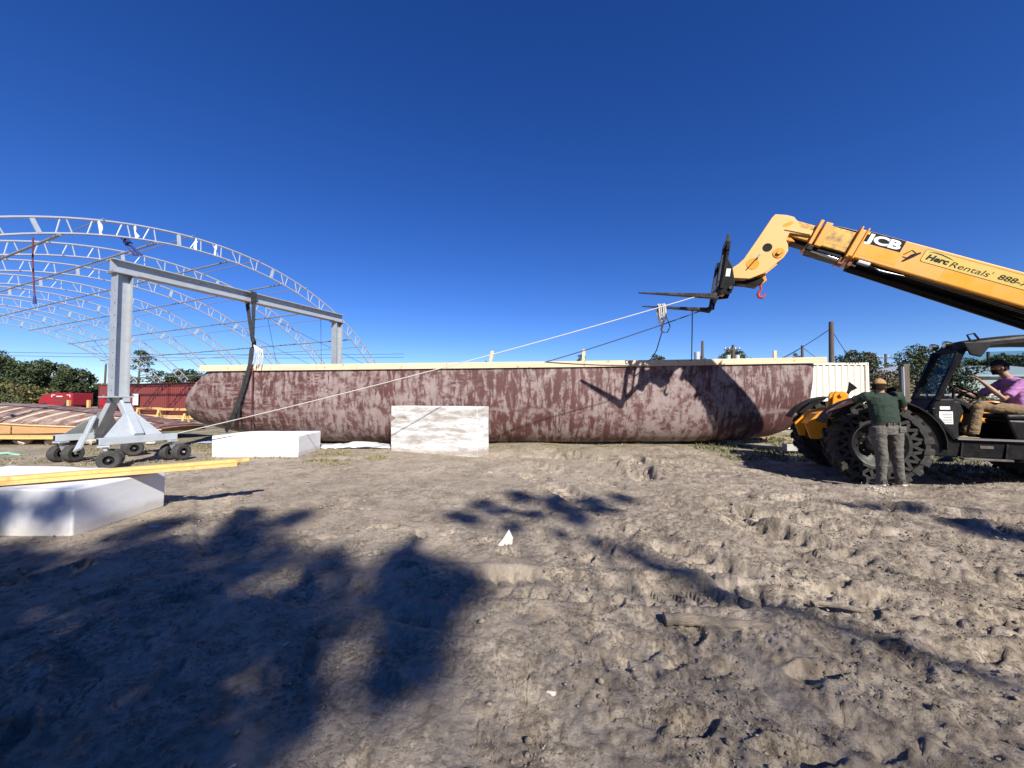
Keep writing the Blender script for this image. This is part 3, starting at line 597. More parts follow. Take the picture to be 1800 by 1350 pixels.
# ------------------------------------------------------------------ gantry crane
G0, G1 = Vector((-8.9,8.7,0)), Vector((-6.54,14.3,0)); GD = (G1-G0).normalized(); GP = Vector((GD.y,-GD.x,0))   # GP points to the right in the picture
def gantry():
    t = thing('gantry_crane', 'galvanised rolling gantry crane straddling the left end of the hull', 'gantry', G0)
    zb = 4.26; hB = .29
    def ibeam(nm, p, q, h, w, up, mt, par):
        p, q, up = Vector(p), Vector(q), Vector(up); d = (q-p).normalized(); tw = .022
        o = MB().beam(p, q, .016, h-2*tw, up).build(nm, mt, par)
        for s in (-1, 1): MB().beam(p+up*s*(h-tw)/2, q+up*s*(h-tw)/2, w, tw, up).build('flange', mt, o)
        return o
    ibeam('top_beam', G0-GD*.22+Vector((0,0,zb+hB/2)), G1+GD*.22+Vector((0,0,zb+hB/2)), hB, .26, (0,0,1), GALV, t)
    tyre_me = None; 
    prof = [(.085,-.075),(.16,-.085),(.185,-.06),(.19,0),(.185,.06),(.16,.085),(.085,.075)]
    tyre_me = MB().lathe(prof, lambda x,y,h: (x,h,y), 28).mesh('tyre', RUBC, True)
    rim_me = MB().lathe([(.0,-.02),(.06,-.02),(.088,-.078),(.088,.078),(.06,.02),(.0,.02)], lambda x,y,h: (x,h,y), 20).mesh('rim', BLK, True)
    hub_me = MB().lathe([(.0,-.085),(.022,-.085),(.03,-.07),(.03,.07),(.022,.085),(0,.085)], lambda x,y,h: (x,h,y), 12).mesh('hub', CHROME, True)
    yaw_l = [.35, -.25, -.5, .2, .1, -.3, .6, -.1]
    for e, g in enumerate((G0, G1)):
        s = 1 if e == 0 else -1
        # post: wide-flange column with the flanges facing along the beam
        po = MB().beam(g+Vector((0,0,1.47)), g+Vector((0,0,zb-.024)), .014, .24, GD).build('post', GALV, t)
        for k in (-1,1): MB().beam(g+GD*k*.13+Vector((0,0,1.47)), g+GD*k*.13+Vector((0,0,zb-.024)), .25, .02, GD).build('flange', GALV, po)
        for k in range(9): MB().tube([g-GD*s*.1395+GP*.06+Vector((0,0,1.6+k*.28)), g-GD*s*.1425+GP*.06+Vector((0,0,1.6+k*.28))], .014, 8).build('bolt_hole', BLK, po)
        MB().beam(g-GP*.17+Vector((0,0,zb-.012)), g+GP*.17+Vector((0,0,zb-.012)), .42, .022).build('cap_plate', GALV, t)
        MB().beam(g-GP*.34+Vector((0,0,1.455)), g+GP*.34+Vector((0,0,1.455)), .42, .024).build('base_plate', GALV_P, t)
        MB().beam(g-GP*.38+Vector((0,0,1.39)), g+GP*.38+Vector((0,0,1.39)), .10, .09).build('pivot_bar', GALV_P, t)
        for i, k in enumerate((-1, 1)):
            foot = g+GP*k*.88+Vector((0,0,.62)); hd = g+GP*k*.16+Vector((0,0,1.40))
            MB().beam(hd, foot, .16, .16, GD).build('leg', GALV_P, t, bevel=.01)
            rc = g+GP*k*.94+Vector((0,0,.55)); r0, r1 = rc-GD*.66, rc+GD*.66
            ra = MB().beam(r0, r1, .12, .15).build('base_rail', GALV_P, t, bevel=.01)
            MB().beam(r0-GD*.003+Vector((0,0,.0)), r0-GD*.006, .09, .11).build('end_opening', BLK, ra)
            # triangular gusset plates in the plane of the rail
            b = MB(); up0 = g+GP*k*.62+Vector((0,0,1.02))
            b.prism([(-.55,0),(.42,0),(.06,.52),(-.06,.52)], lambda u,v,d: rc+GD*u+Vector((0,0,.078+v))+GP*(-k)*(v*.72+d), .05, .062)
            b.build('gusset', GALV_P, t)
            for m, en in enumerate((r0+GD*.1, r1-GD*.1)):
                c = bpy.data.objects.new('caster', None); COL.objects.link(c); attach(c, t); c.matrix_parent_inverse = Matrix.Identity(4)
                yw = yaw_l[e*4+i*2+m]; c.location = Vector((en.x,en.y,0))-G0; c.rotation_euler = (0,0,math.atan2(GD.y,GD.x)+yw)
                MB().box((-.09,-.09,.44),(.09,.09,.472)).build('swivel_plate', GALV_P, c)
                MB().beam((0,0,.45),(.10,0,.2),.10,.05,(1,0,0)).build('yoke', GALV, c)
                MB().tube([(.10,-.22,.19),(.10,.22,.19)],.02,8).build('axle', CHROME, c)
                for k2 in (-1,1):
                    w = inst('tyre', tyre_me, c, Matrix.Translation((.10,k2*.17,.19)))
                    inst('rim', rim_me, c, Matrix.Translation((.10,k2*.17,.19))); inst('hub', hub_me, c, Matrix.Translation((.10,k2*.17,.19)))
        for a_, c_ in ((-.24,-.15),(-.24,.15),(.24,-.15),(.24,.15)): MB().tube([g+GP*a_+GD*c_+Vector((0,0,1.467)), g+GP*a_+GD*c_+Vector((0,0,1.50))], .022, 6).build('anchor_bolt', CHROME, t)
        # folded tow bar hanging off the outer leg
        f0 = g-GP*.62-GD*s*.16+Vector((0,0,1.02)); f1 = g-GP*.58-GD*s*.30+Vector((0,0,.62)); f2 = g-GP*.30-GD*s*.52+Vector((0,0,.30))
        MB().beam(f0,f1,.05,.14,GP).build('tow_bar', GALV_P, t, bevel=.008); MB().beam(f1,f2,.05,.17,GP).build('tow_bar', GALV_P, t, bevel=.008)
    return zb
GZB = gantry()
# ------------------------------------------------------------------ the big hull
HY = 12.25
def hull():
    t = thing('boat_hull', 'long maroon plywood boat hull with sanded pale streaks lying on the sand', 'boat hull', (0,HY,0))
    NU, NA = 110, 18
    bot = [(0,.74),(.02,.60),(.05,.46),(.09,.30),(.14,.16),(.22,.05),(.35,.015),(.62,.02),(.78,.04),(.86,.06),(.91,.11),(.95,.21),(.975,.38),(.99,.58),(1,.84)]
    us = [.5-.5*math.cos(math.pi*i/NU) for i in range(NU+1)]; us = [.6*u+.4*i/NU for i,u in enumerate(us)]
    zt_ = lambda u: 2.20+.20*u+.05*u**4
    rings = []
    for u in us:
        zb = np.interp(u, [a for a,_ in bot], [b_ for _,b_ in bot]); zt = zt_(u); w = 1.02*max(.02,(1-abs(2*u-1)**60))**.5
        ring = []
        for k in range(2*NA+1):
            ph = math.pi*k/(2*NA); c_, s_ = math.cos(ph), math.sin(ph); h = abs(s_)**(2/3.2); yy = -w*math.copysign(abs(c_)**(2/2.2), c_)
            XL = -9.25-.72*math.sin(min(1,h*1.35)*math.pi*.5)*1.0+(.25 if h > .9 else 0)*0; XR = 9.15-.22*h**1.6
            ring.append((XL+(XR-XL)*u, HY+yy, zt-(zt-zb)*h))
        rings.append(ring)
    n = 2*NA+1; b = MB(); b.loft(rings, cap=False, close=False)
    o0 = 0; b.f.append(tuple(range(n-1,-1,-1))); b.f.append(tuple(range((len(rings)-1)*n, len(rings)*n)))
    b.build('hull_shell', HULLM, t, True)
    MB().loft([[(r[0][0]+.05*(1 if i==0 else 0),r[0][1]+.05,r[0][2]-.006),(r[-1][0],r[-1][1]-.05,r[-1][2]-.006)] for i,r in enumerate(rings)], cap=False, close=False).build('deck', PLY, t)
    # rail boards laid end to end along both gunwales
    cuts = [-9.12,-5.7,-1.9,2.1,5.6,9.18]
    for s in (-1, 1):
        for i in range(5):
            x0, x1 = cuts[i]+.004, cuts[i+1]-.004; z = lambda x: zt_((x+9.35)/18.6)
            y = HY+s*1.055
            o = MB().beam((x0,y,z(x0)+.085),(x1,y,z(x1)+.085),.05,.175).build('rail_board', WOODR, t, bevel=.004)
    for x, lean, hgt in ((-.68,.10,.30),(2.08,.05,.32),(7.78,0,.22)):
        MB().beam((x,HY-.9,2.2),(x+lean,HY-.9,2.42+.2*(x+9.3)/18.6+hgt),.09,.04,(0,1,0)).build('upright', WOOD, t)
    for x in np.arange(-8,8.6,1.6): MB().beam((x,HY-.95,zt_((x+9.35)/18.6)+.04),(x,HY+.95,zt_((x+9.35)/18.6)+.04),.05,.07).build('deck_beam', WOOD, t)
hull()
# ------------------------------------------------------------------ lifting strap on the gantry
def sling():
    c = G0.lerp(G1,.474); t = thing('lifting_sling', 'black lifting strap from the gantry beam around the left part of the hull', 'strap', (c.x,c.y,0))
    zt = GZB+.29
    b = MB()
    for s in (-1,1): b.beam(c+GP*s*.145+Vector((0,0,zt+.01)), c+GP*s*.145+Vector((0,0,GZB-.02)), .16, .012, GP)
    b.beam(c-GP*.15+Vector((0,0,zt+.012)), c+GP*.15+Vector((0,0,zt+.012)), .16, .012)
    b.build('beam_wrap', STRAP, t)
    hk = at(444, 600, 11.3); top = c+Vector((0,0,GZB-.02))
    for s in (-1,1): MB().beam(top+GP*s*.14, hk+GP*s*.015, .11, .02, (0,1,.1), .07).build('strap_leg', STRAP, t)
    h = MB().tube([hk+Vector((0,0,.12)),hk+Vector((.05,-.02,0)),hk+Vector((.05,0,-.16)),hk+Vector((.0,0,-.2))],[.03,.06,.055,.04],8).build('shackle', BLK, t, True)
    pts = [hk+Vector((0,-.02,-.18)), at(440,640,11.12), at(431,672,11.12), at(422,700,11.12), at(413,724,11.15), at(405,742,11.28), at(397,758,11.6)]
    for i in range(len(pts)-1): MB().beam(pts[i], pts[i+1], .13, .014, (0,-1,.1)).build('hull_strap', STRAP, t)
    q = [hk+Vector((.02,-.02,-.2)), at(444,652,11.14), at(443,700,11.14), at(442,735,11.2), at(442,757,11.5)]
    MB().tube(q, .018, 6).build('tie_line', REDS, t)
    q = [at(430,660,11.1), at(424,690,11.1), at(420,715,11.14), at(419,735,11.2)]
    for i in range(len(q)-1): MB().beam(q[i], q[i+1], .06, .008, (0,-1,.1)).build('slack_strap', STRAP, t)
    for k in range(7):
        x = 446+k*2.2; MB().tube([hk+Vector((.05,-.03,-.1)), at(x+3,616,11.1), at(x+2+(k%3)*2,626,11.08), at(x-2+(k%2)*3,640+(k%3)*4,11.1)], .012, 5).build('white_cord', ROPE_W, t, True)
sling()
# ------------------------------------------------------------------ upturned deck section on blocks at the left
def deck_section():
    t = thing('hull_section', 'upturned maroon hull section with pale stripes resting on timbers at left', 'boat hull', (-16,13,0))
    XR_, XL_ = -11.4, -27.0; NU, NV = 60, 20; rings = []
    def pt(u, v):                                                # u 0 right tip .. 1 left, v 0 near .. 1 far
        x = XR_+(XL_-XR_)*u; wid = 3.4*min(1,(.30+u*3.2))**.5*(.75+.25*min(1,u*3)); yc = 13.65+.10*(x+12)*-.12
        crown = .32+.92*math.sin(min(1,(u+.03)*2.05)*math.pi/2)**.9-.25*max(0,u-.55)
        edge = .36+.36*min(1,u*2.6)-.18*max(0,u-.45); sv = math.sin(math.pi*v)
        return Vector((x+.35*math.cos(math.pi*v)*(1-u)*(-1), yc+wid*(v-.5), edge+(crown-edge)*sv**.8 if crown > edge else edge))
    for i in range(NU+1): rings.append([pt(i/NU, k/NV) for k in range(NV+1)])
    MB().loft(rings, cap=False, close=False).build('skin', PANELM, t, True)
    # pale filler strips over the frames
    STR = mat('pale_filler_strip', (.52,.43,.31), .7, 0, (.36,.26,.16), 6, .7)
    for i in range(3, 44, 2):
        u = (i+.5)/NU; v0 = .03+.02*(i%3); v1 = .30 if i%4 else .62; du = .0042
        vs = [v0+(v1-v0)*k/7 for k in range(8)]
        MB().loft([[pt(u-du,v)+Vector((.55*(v-.2),0,.012)), pt(u+du,v)+Vector((.55*(v-.2),0,.012)), pt(u+du,v)+Vector((.55*(v-.2),0,.004)), pt(u-du,v)+Vector((.55*(v-.2),0,.004))] for v in vs]).build('filler_strip', STR, t)
    MB().loft([[pt(k/60,.34)+Vector((0,-.02,.004)),pt(k/60,.352)+Vector((0,0,.006)),pt(k/60,.352)+Vector((0,0,.001)),pt(k/60,.34)+Vector((0,-.02,-.001))] for k in range(2,60)]).build('seam', BLK, t)
    # plywood skirt boards, one by one, under the near edge
    us = [.14,.26,.38,.50,.62,.74,.86,1.0]
    for a, c in zip(us[:-1], us[1:]):
        m = 6; top = [pt(a+.0015+(c-a-.003)*k/m, 0)+Vector((0,.04,-.012)) for k in range(m+1)]
        vs = top+[Vector((p.x,p.y,.30)) for p in top]; fs = [(k,k+1,m+2+k,m+1+k) for k in range(m)]
        o = MB().add(vs, fs).build('skirt_board', PLY, t); md = o.modifiers.new('s','SOLIDIFY'); md.thickness = .018
    e = [pt(.02,k/NV)+Vector((-.10,0,-.02)) for k in range(NV+1)]                     # end bulkhead
    MB().add(e+[Vector((p.x,p.y,.26)) for p in e], [(k,k+1,NV+2+k,NV+1+k) for k in range(NV)]).build('end_bulkhead', PLY, t)
    MB().tube([pt(k/40,0)+Vector((0,-.005,-.005)) for k in range(41)], .022, 6).build('edge_batten', WOOD, t)
    MB().tube([pt(.012,k/NV)+Vector((0,0,-.005)) for k in range(NV+1)], .022, 6).build('edge_batten', BLK, t)
    MB().beam((-27,11.9,.235),(-13.0,11.75,.235),.34,.10).build('sill_timber', WOODY, t); MB().beam((-27,12.35,.2),(-12.2,12.25,.2),.3,.1).build('sill_timber', PLY, t)
    for y in (12.7,14.9): MB().beam((-27,y,.22),(-12.4,y,.22),.09,.12).build('sill_timber', PLY, t)
deck_section()
for i, (x, y_) in enumerate([(8,775),(28,777),(50,779),(66,779),(98,780),(145,782),(165,783),(258,782),(-10,776)]):
    c = gp(x, y_); b = MB(); b.sphere((0,0,0), .17, 8, 6, (1,.9,.75)); me = b.mesh('stone', STONE)
    for v in me.vertices: v.co *= random.uniform(.75,1.18)
    o = inst('support_stone', me, None); o.location = (c.x, 11.85+.05*(i%3), .1); o.rotation_euler = (0,0,i*1.3)
    tag(o, 'pale stone block propping the sill of the upturned hull section', 'stone', 'stones under the upturned hull section')
# lumber pile and trestle in front of the red container
for i, (x, y, Y, ln) in enumerate([(262,722,24,1.0),(303,722,22,1.1)]):
    p = at(x, y, Y); t = thing('trestle', ['left of two yellow timber trestles by the red container','right of two yellow timber trestles by the red container'][i], 'trestle', (p.x,p.y,0))
    MB().beam((p.x-ln,p.y+.3,.75),(p.x+ln,p.y-.3,.75),.14,.12).build('top_timber', WOODY, t)
    for k in (-.7,.7):
        for d in (-.25,.25): MB().beam((p.x+k*ln,p.y+d,-.02),(p.x+k*ln,p.y,.7),.1,.05).build('leg', WOODY, t)
t = thing('lumber_stack', 'low stack of lumber in front of the red container base', 'lumber', (-22,25.5,0))
for k in range(6): MB().beam((-31.5+.2*k,27.6+.12*k-(k//3)*.3,.10+.12*(k//3)),(-17.5,23.6+.12*k-(k//3)*.3,.10+.12*(k//3)),.22,.10).build('plank', WOODY if k%2 else WOOD, t)
for x, lab in ((121,'short yellow stake behind the left half of the upturned section'),(156,'short yellow stake behind the right half of the upturned section')):
    p = at(x, 705, 19); tag(MB().box((p.x-.05,p.y-.05,0),(p.x+.05,p.y+.05,p.z+.05)).build('stake', WOODY, None), lab, 'stake')
# ------------------------------------------------------------------ red truck far left
def truck():
    Y = 40; x0, x1 = (86-900)/FPX*Y, (145-900)/FPX*Y; t = thing('red_truck', 'red truck parked in front of the dark trees at far left', 'truck', (x0,Y,0))
    z1 = hpx(691,Y)
    MB().box((x0+1.15,Y-.9,.55),(x1,Y+1.1,z1)).build('cab_body', REDP, t, bevel=.12)
    b = MB(); b.prism([(-.1,.55),(1.1,.55),(1.1,z1-.12),(.6,z1-.1),(.1,z1-.4),(-.1,z1-.75)], lambda a,z,d: Vector((x0+a,Y+d,z)), -.8, 1.0); b.build('hood', REDP, t, bevel=.1)
    MB().box((x0+1.5,Y-.915,.95),(x1-.3,Y-.895,z1-.45)).build('rear_window', REDC, t)
    for xx in (x0+1.4, x1-.55): MB().box((xx,Y-.93,z1-.22),(xx+.35,Y-.905,z1-.17)).build('reflective_mark', WHITE, t)
    MB().box((x0+1.4,Y-.93,z1-.42),(x0+1.45,Y-.905,z1-.23)).build('reflective_mark', WHITE, t); MB().box((x1-.25,Y-.93,z1-.42),(x1-.2,Y-.905,z1-.23)).build('reflective_mark', WHITE, t)
    MB().box((x0+1.9,Y-.93,z1-.38),(x0+2.5,Y-.905,z1-.3)).build('badge', WHITE, t)
    for xx in (x0+.5, x1-.6):
        for yy in (Y-.8, Y+.95): MB().lathe([(0,-.13),(.42,-.13),(.46,0),(.42,.13),(0,.13)], lambda a,c,h: (xx+a,yy+h,.46+c), 18).build('wheel', RUB, t, True)
    MB().tube([(x0+.9,Y,z1-.1),(x0+1.3,Y-.2,z1+.2)],.02,5).build('mirror_arm', CHROME, t)
truck()
p = gp(232, 752); p = Vector(at(184, 706, 30)); 
tag(MB().box((p.x-.4,30,0),(p.x+.5,30.8,1.35)).build('fuel_drum_box', REDP, None, bevel=.06), 'small red box left of the red container end', 'box')
# ------------------------------------------------------------------ foam blocks
def foam(label, corners, z0, h, mt, notch=False, tilt=0):
    c = sum((Vector((*p,0)) for p in corners), Vector())/4; o = bpy.data.objects.new('foam_block', None)
    NS = 10; bm = bmesh.new(); 
    vs = [bm.verts.new((p[0]-c.x,p[1]-c.y,z)) for z in (z0,z0+h) for p in corners]
    for f in ((3,2,1,0),(4,5,6,7),(0,1,5,4),(1,2,6,5),(2,3,7,6),(3,0,4,7)): bm.faces.new([vs[i] for i in f])
    bmesh.ops.subdivide_edges(bm, edges=bm.edges[:], cuts=14, use_grid_fill=True)
    edge_v = [v for v in bm.verts]
    for v in edge_v:
        n = vn(np.array([v.co.x*3+7]), np.array([v.co.y*3+v.co.z*2.3]), 77)[0]; v.co += v.normal*.007*n+v.normal*.0012*vn(np.array([v.co.x*19+3]), np.array([v.co.y*19+v.co.z*17]), 78)[0]
    if notch:
        for v in bm.verts:
            if v.co.x < -.9 and abs(v.co.z-.86) < .06 and v.co.y < .65: v.co.x += .12
    bmesh.ops.recalc_face_normals(bm, faces=bm.faces[:]); me = bpy.data.meshes.new('foam_block'); bm.to_mesh(me); bm.free(); me.materials.append(mt)
    me.polygons.foreach_set('use_smooth', [True]*len(me.polygons)); me.set_sharp_from_angle(angle=R(40)); o = bpy.data.objects.new('foam_block', me); COL.objects.link(o); o.location = (c.x,c.y,0)
    bev(o, .02, 3); tag(o, label, 'foam block', 'white foam blocks on the sand'); return o
foam('large white foam block at the left edge with timbers lying across it', [(-7.03,4.15),(-4.58,4.05),(-4.62,5.17),(-7.07,5.47)], -.015, .50, FOAM)
foam('low white foam block lying flat in front of the strapped hull', [(-7.25,9.33),(-5.16,9.33),(-5.28,10.65),(-7.2,10.6)], -.015, .53, FOAM)
foam('mud-smeared white foam block standing on edge before the hull', [(-3.30,10.52),(-.84,9.36),(-.60,10.0),(-3.06,11.05)], -.03, 1.24, FOAM_D, notch=True)
# timbers across the large block
for i, (a, b_) in enumerate([((-6.60,3.60,.548),(-3.63,5.36,.588)), ((-6.55,3.54,.510),(-3.70,5.22,.545))]):
    o = MB().beam(a, b_, .10, .04).build('timber', WOODY, None, bevel=.004)
    tag(o, ['upper flat board resting across the large foam block','lower edgewise board resting across the large foam block'][i], 'board', 'boards across the foam block')
# ------------------------------------------------------------------ telehandler
TH = R(22); TP = Vector((6.94,7.93,-.10)); TS = 1.07
TM = thing('telehandler', 'yellow and black telehandler with raised boom and forks at right', 'telehandler', TP, rot=R(180)-TH); TM.scale = (TS,TS,TS)
L3 = lambda u, n, z: Vector((u,n,z))
def P2(poly, n0, n1): return MB().prism(poly, lambda a,b,d: (a,d,b), n0, n1)
GLASS, gnt, gbs, gL = base('tinted_glass')
tr = nd(gnt, 'ShaderNodeBsdfTransparent'); tr.inputs[0].default_value = (.50,.60,.60,1); gl = nd(gnt, 'ShaderNodeBsdfGlossy', Roughness=.02); fr = nd(gnt, 'ShaderNodeFresnel', IOR=1.18)
ms = gnt.nodes.new('ShaderNodeMixShader'); ms.inputs[0].default_value = .06; gL.new(tr.outputs[0], ms.inputs[1]); gL.new(gl.outputs[0], ms.inputs[2]); gL.new(ms.outputs[0], gnt.nodes['Material Output'].inputs[0])
RW, WW = .735, .42
def wheels():
    rot = lambda a: Matrix.Rotation(a, 4, 'Y')
    tread = MB().lathe([(.60,-.205),(.655,-.205),(.68,-.17),(.685,0),(.68,.17),(.655,.205),(.60,.205),(.575,.15),(.575,-.15)], lambda x,y,h: (x,h,y), 56, True).mesh('tread_band', RUB, True)
    core = MB().lathe([(.40,-.13),(.60,-.13),(.60,.13),(.40,.13)], lambda x,y,h: (x,h,y), 40, True).mesh('tyre_core', RUB, True)
    bead = MB().lathe([(.395,-.19),(.44,-.195),(.445,-.12),(.445,.12),(.44,.195),(.395,.19)], lambda x,y,h: (x,h,y), 48, True).mesh('bead_ring', RUB, True)
    rim = MB().lathe([(.39,-.17),(.415,-.185),(.415,.185),(.39,.17),(.35,.10),(.345,.06),(.34,.02),(.34,-.02),(.35,-.1)], lambda x,y,h: (x,h,y), 48, True).mesh('rim', RIM, True)
    disc = MB().lathe([(.342,.03),(.30,.015),(.22,-.02),(.12,.02),(.12,-.03),(.30,-.04),(.342,-.03)], lambda x,y,h: (x,h,y), 40, True).mesh('rim_disc', BLK, True)
    hub = MB().lathe([(0,-.10),(.09,-.10),(.13,-.05),(.14,.0),(.13,.07),(.09,.13),(.05,.145),(0,.145)], lambda x,y,h: (x,h,y), 24).mesh('hub', RIM, True)
    nut = MB().tube([(.20,.02,0),(.20,.045,0)], .014, 6).mesh('wheel_nut', RIM)
    zig = MB().beam((.44*math.cos(0),.175,0),(.60*math.cos(.16),.175,.60*math.sin(.16)),.05,.03,(0,1,0)).beam((.60*math.cos(.16),.175,.60*math.sin(.16)),(.44*math.cos(.32),.175,.44*math.sin(.32)),.05,.03,(0,1,0)).mesh('sidewall_web', RUB)
    def lug_mesh(s):
        b = MB(); ring = []
        for k in range(6):
            f = k/5; n_ = s*(.015+f*.20); a = f*.17; w = .068+.045*f; rt = .738-.02*max(0,f-.7)/.3; rb = .66 if f < .95 else .585
            ring.append([(rr*math.cos(a+d), n_, rr*math.sin(a+d)) for rr, d in ((rb,-w*.62),(rb,w*.62),(rt,w*.42),(rt,-w*.42))])
        b.loft(ring); n_ = s*.215
        return b.mesh('lug', RUB)
    lugs = [lug_mesh(1), lug_mesh(-1)]
    for u, zz in ((.0,0),(-2.95,0)):
        for s in (1,-1):
            w = bpy.data.objects.new('wheel', None); COL.objects.link(w); w.parent = TM; w.location = (u, s*.93, .665+zz); w.scale = (.945,.98,.945)
            if s < 0: w.rotation_euler = (0,0,math.pi)
            for nm, me in (('tread_band',tread),('tyre_core',core),('bead_ring',bead),('rim',rim),('rim_disc',disc),('hub',hub)): inst(nm, me, w)
            for k in range(10): inst('wheel_nut', nut, w, rot(k*math.pi/5))
            for k in range(20): inst('sidewall_web', zig, w, rot(k*math.pi/10))
            for k in range(22):
                inst('lug', lugs[0], w, rot(2*math.pi*k/22)); inst('lug', lugs[1], w, rot(2*math.pi*(k+.5)/22))
wheels()
def machine():
    B = lambda lo, hi, nm, mt, bv=.012, par=TM: MB().box(lo, hi).build(nm, mt, par, bevel=bv)
    # chassis
    P2([(.62,.62),(.62,.98),(.2,1.05),(-.45,1.02),(-3.5,1.02),(-3.6,.75),(-3.4,.48),(-.8,.48),(-.5,.62)], -.42, .34).build('chassis', BLK, TM, bevel=.02)
    for u in (0,-2.95): MB().tube([(u,-.74,.70),(u,-.2,.70),(u,0,.70),(u,.2,.70),(u,.74,.70)], [.11,.10,.19,.10,.11], 14).build('axle', BLK, TM, True)
    # yellow front frame with boom rest bracket
    P2([(.72,.66),(.80,.92),(.58,1.16),(.34,1.24),(-.35,1.24),(-.45,1.05),(.2,.9),(.35,.66)], -.36, -.30).build('frame_cheek', YEL_D, TM, bevel=.01)
    P2([(.72,.66),(.80,.92),(.58,1.16),(.34,1.24),(-.35,1.24),(-.45,1.05),(.2,.9),(.35,.66)], .30, .36).build('frame_cheek', YEL_D, TM, bevel=.01)
    P2([(.70,.92),(.56,1.13),(.34,1.20),(-.3,1.20),(-.3,1.16),(.3,1.15),(.5,1.05),(.62,.9)], -.295, .295).build('frame_top', YEL_D, TM, bevel=.01)
    for n0 in (-.15,.05): P2([(.02,1.205),(.04,1.5),(.10,1.56),(.22,1.56),(.27,1.5),(.30,1.205)], n0, n0+.06).build('boom_rest', YEL_D, TM, bevel=.01)
    MB().tube([(.15,-.19,1.49),(.15,.15,1.49)], .035, 12).build('rest_pin', YEL_D, TM, True); B((.05,-.085,1.21),(.25,.045,1.44),'rest_block',BLK)
    P2([(.06,1.5),(.02,1.60),(.0,1.74),(-.12,1.62),(-.02,1.56),(.02,1.5)], .02, .06).build('camera_hood', BLK, TM)
    # fenders
    for s in (1,-1):
        b = MB(); ring = []
        for k in range(15):
            a = R(25+k*11.5); r = .83
            u0, z0 = r*math.cos(a), .72+r*math.sin(a)*(.90 if a < R(100) else .88)
            n0, n1 = (.74, 1.14) if s > 0 else (-1.14,-.74)
            ring.append([(u0,n0,z0),(u0,n1,z0-.01),(u0*.985,n1,z0-.03),(u0*.985,n0,z0-.02)])
        b.loft(ring); b.build('fender', BLKM, TM, True)
        P2([(.62,1.10),(.30,1.41),(.10,1.45),(.12,1.41),(.5,1.10)], .76 if s>0 else -1.12, 1.12 if s>0 else -.76).build('fender_flap', BLKM, TM, bevel=.01)
    B((-.05,.36,1.10),(.05,.74,1.15),'fender_bracket',YEL_D); B((-.42,.45,1.34),(-.25,.85,1.40),'yellow_bracket',YEL_D)
    # cab: lower body, floor, arch-shaped door frame
    n0, n1 = .46, 1.08
    P2([(-.50,.98),(-.66,1.30),(-.72,1.42),(-.98,1.42),(-1.02,1.0),(-1.02,.62),(-.70,.62)], n0+.02, n1-.06).build('cab_front', BLKM, TM, bevel=.02)
    P2([(-.52,.52),(-.42,.98),(-.62,1.24),(-.70,1.20),(-.93,.76),(-2.6,.74),(-2.6,.50)], n1-.055, n1-.01).build('side_panel', BLK, TM, bevel=.008)
    B((-2.45,n0,.66),(-.95,n1-.06,.72),'cab_floor',BLKM)
    frame = [(-1.02,2.20),(-.78,1.46),(-.69,1.28),(-.70,1.17),(-.93,.79),(-2.45,.775)]
    for n_, nm in ((n1,'door_frame'),(n0,'door_frame')):
        for (a, b_) in zip(frame[:-1], frame[1:]): MB().beam((a[0],n_,a[1]),(b_[0],n_,b_[1]),.055,.055,(0,1,0)).build(nm, BLK, TM, bevel=.012)
    MB().beam((-.95,n1+.042,.80),(-2.45,n1+.042,.785),.008,.03).build('sill_strip', CHROME, TM)
    # A pillars, roof frame
    for n_ in (n0, n1):
        MB().tube([(-.74,n_,1.40),(-.90,n_,1.82),(-1.06,n_,2.18),(-1.22,n_,2.29),(-1.8,n_,2.34),(-2.3,n_,2.30),(-2.45,n_,2.1),(-2.5,n_,.8)], .045, 8).build('pillar', BLK, TM, True)
    MB().tube([(-1.07,n0,2.19),(-1.07,n1,2.19)], .04, 8).build('header', BLK, TM, True); MB().tube([(-.74,n0,1.42),(-.74,n1,1.42)], .03, 8).build('cowl_bar', BLK, TM, True)
    b = MB(); ring = []
    for k in range(11):
        f = k/10; u = -1.10-1.45*f; z = 2.30+.10*math.sin(math.pi*(.12+.76*f)); ring.append([(u,n0-.05,z-.09),(u,n0+.1,z),(u,n1-.1,z),(u,n1+.06,z-.09),(u,n1+.06,z-.13),(u,n0-.05,z-.13)])
    b.loft(ring); b.build('roof', BLKM, TM, True)
    P2([(-1.02,2.30),(-1.10,2.10),(-1.22,2.06),(-1.38,2.30)], n1+.065, n1+.10).build('grab_panel', BLKM, TM, bevel=.015)
    # glass
    MB().add([(-.765,n0+.05,1.45),(-.765,n1-.05,1.45),(-1.05,n1-.05,2.16),(-1.05,n0+.05,2.16)],[(0,1,2,3)]).build('windscreen', GLASS, TM)
    g = MB().add([(-1.1,n0-.01,2.2),(-.85,n0-.01,1.5),(-2.4,n0-.01,1.5),(-2.4,n0-.01,2.2)],[(0,1,2,3)]).build('side_window', GLASS, TM)
    MB().beam((-.70,.95,1.44),(-.83,.55,1.62),.018,.02).build('wiper', BLK, TM)
    # work lights, mirror
    for n_, u_ in ((n1-.22,-1.00),(n0+.02,-1.02)):
        l = MB().lathe([(0,-.05),(.04,-.05),(.058,.0),(.058,.04),(0,.04)], lambda x,y,h: (u_+h,n_+x,2.30+y), 18).build('work_light', BLK, TM, True)
        MB().lathe([(0,.0455),(.03,.045),(.048,.0405)], lambda x,y,h: (u_+h,n_+x,2.30+y), 18).build('lens', LENS, l, True)
        MB().tube([(u_-.03,n_,2.25),(u_-.05,n_,2.18)],.015,6).build('light_bracket', BLK, l)
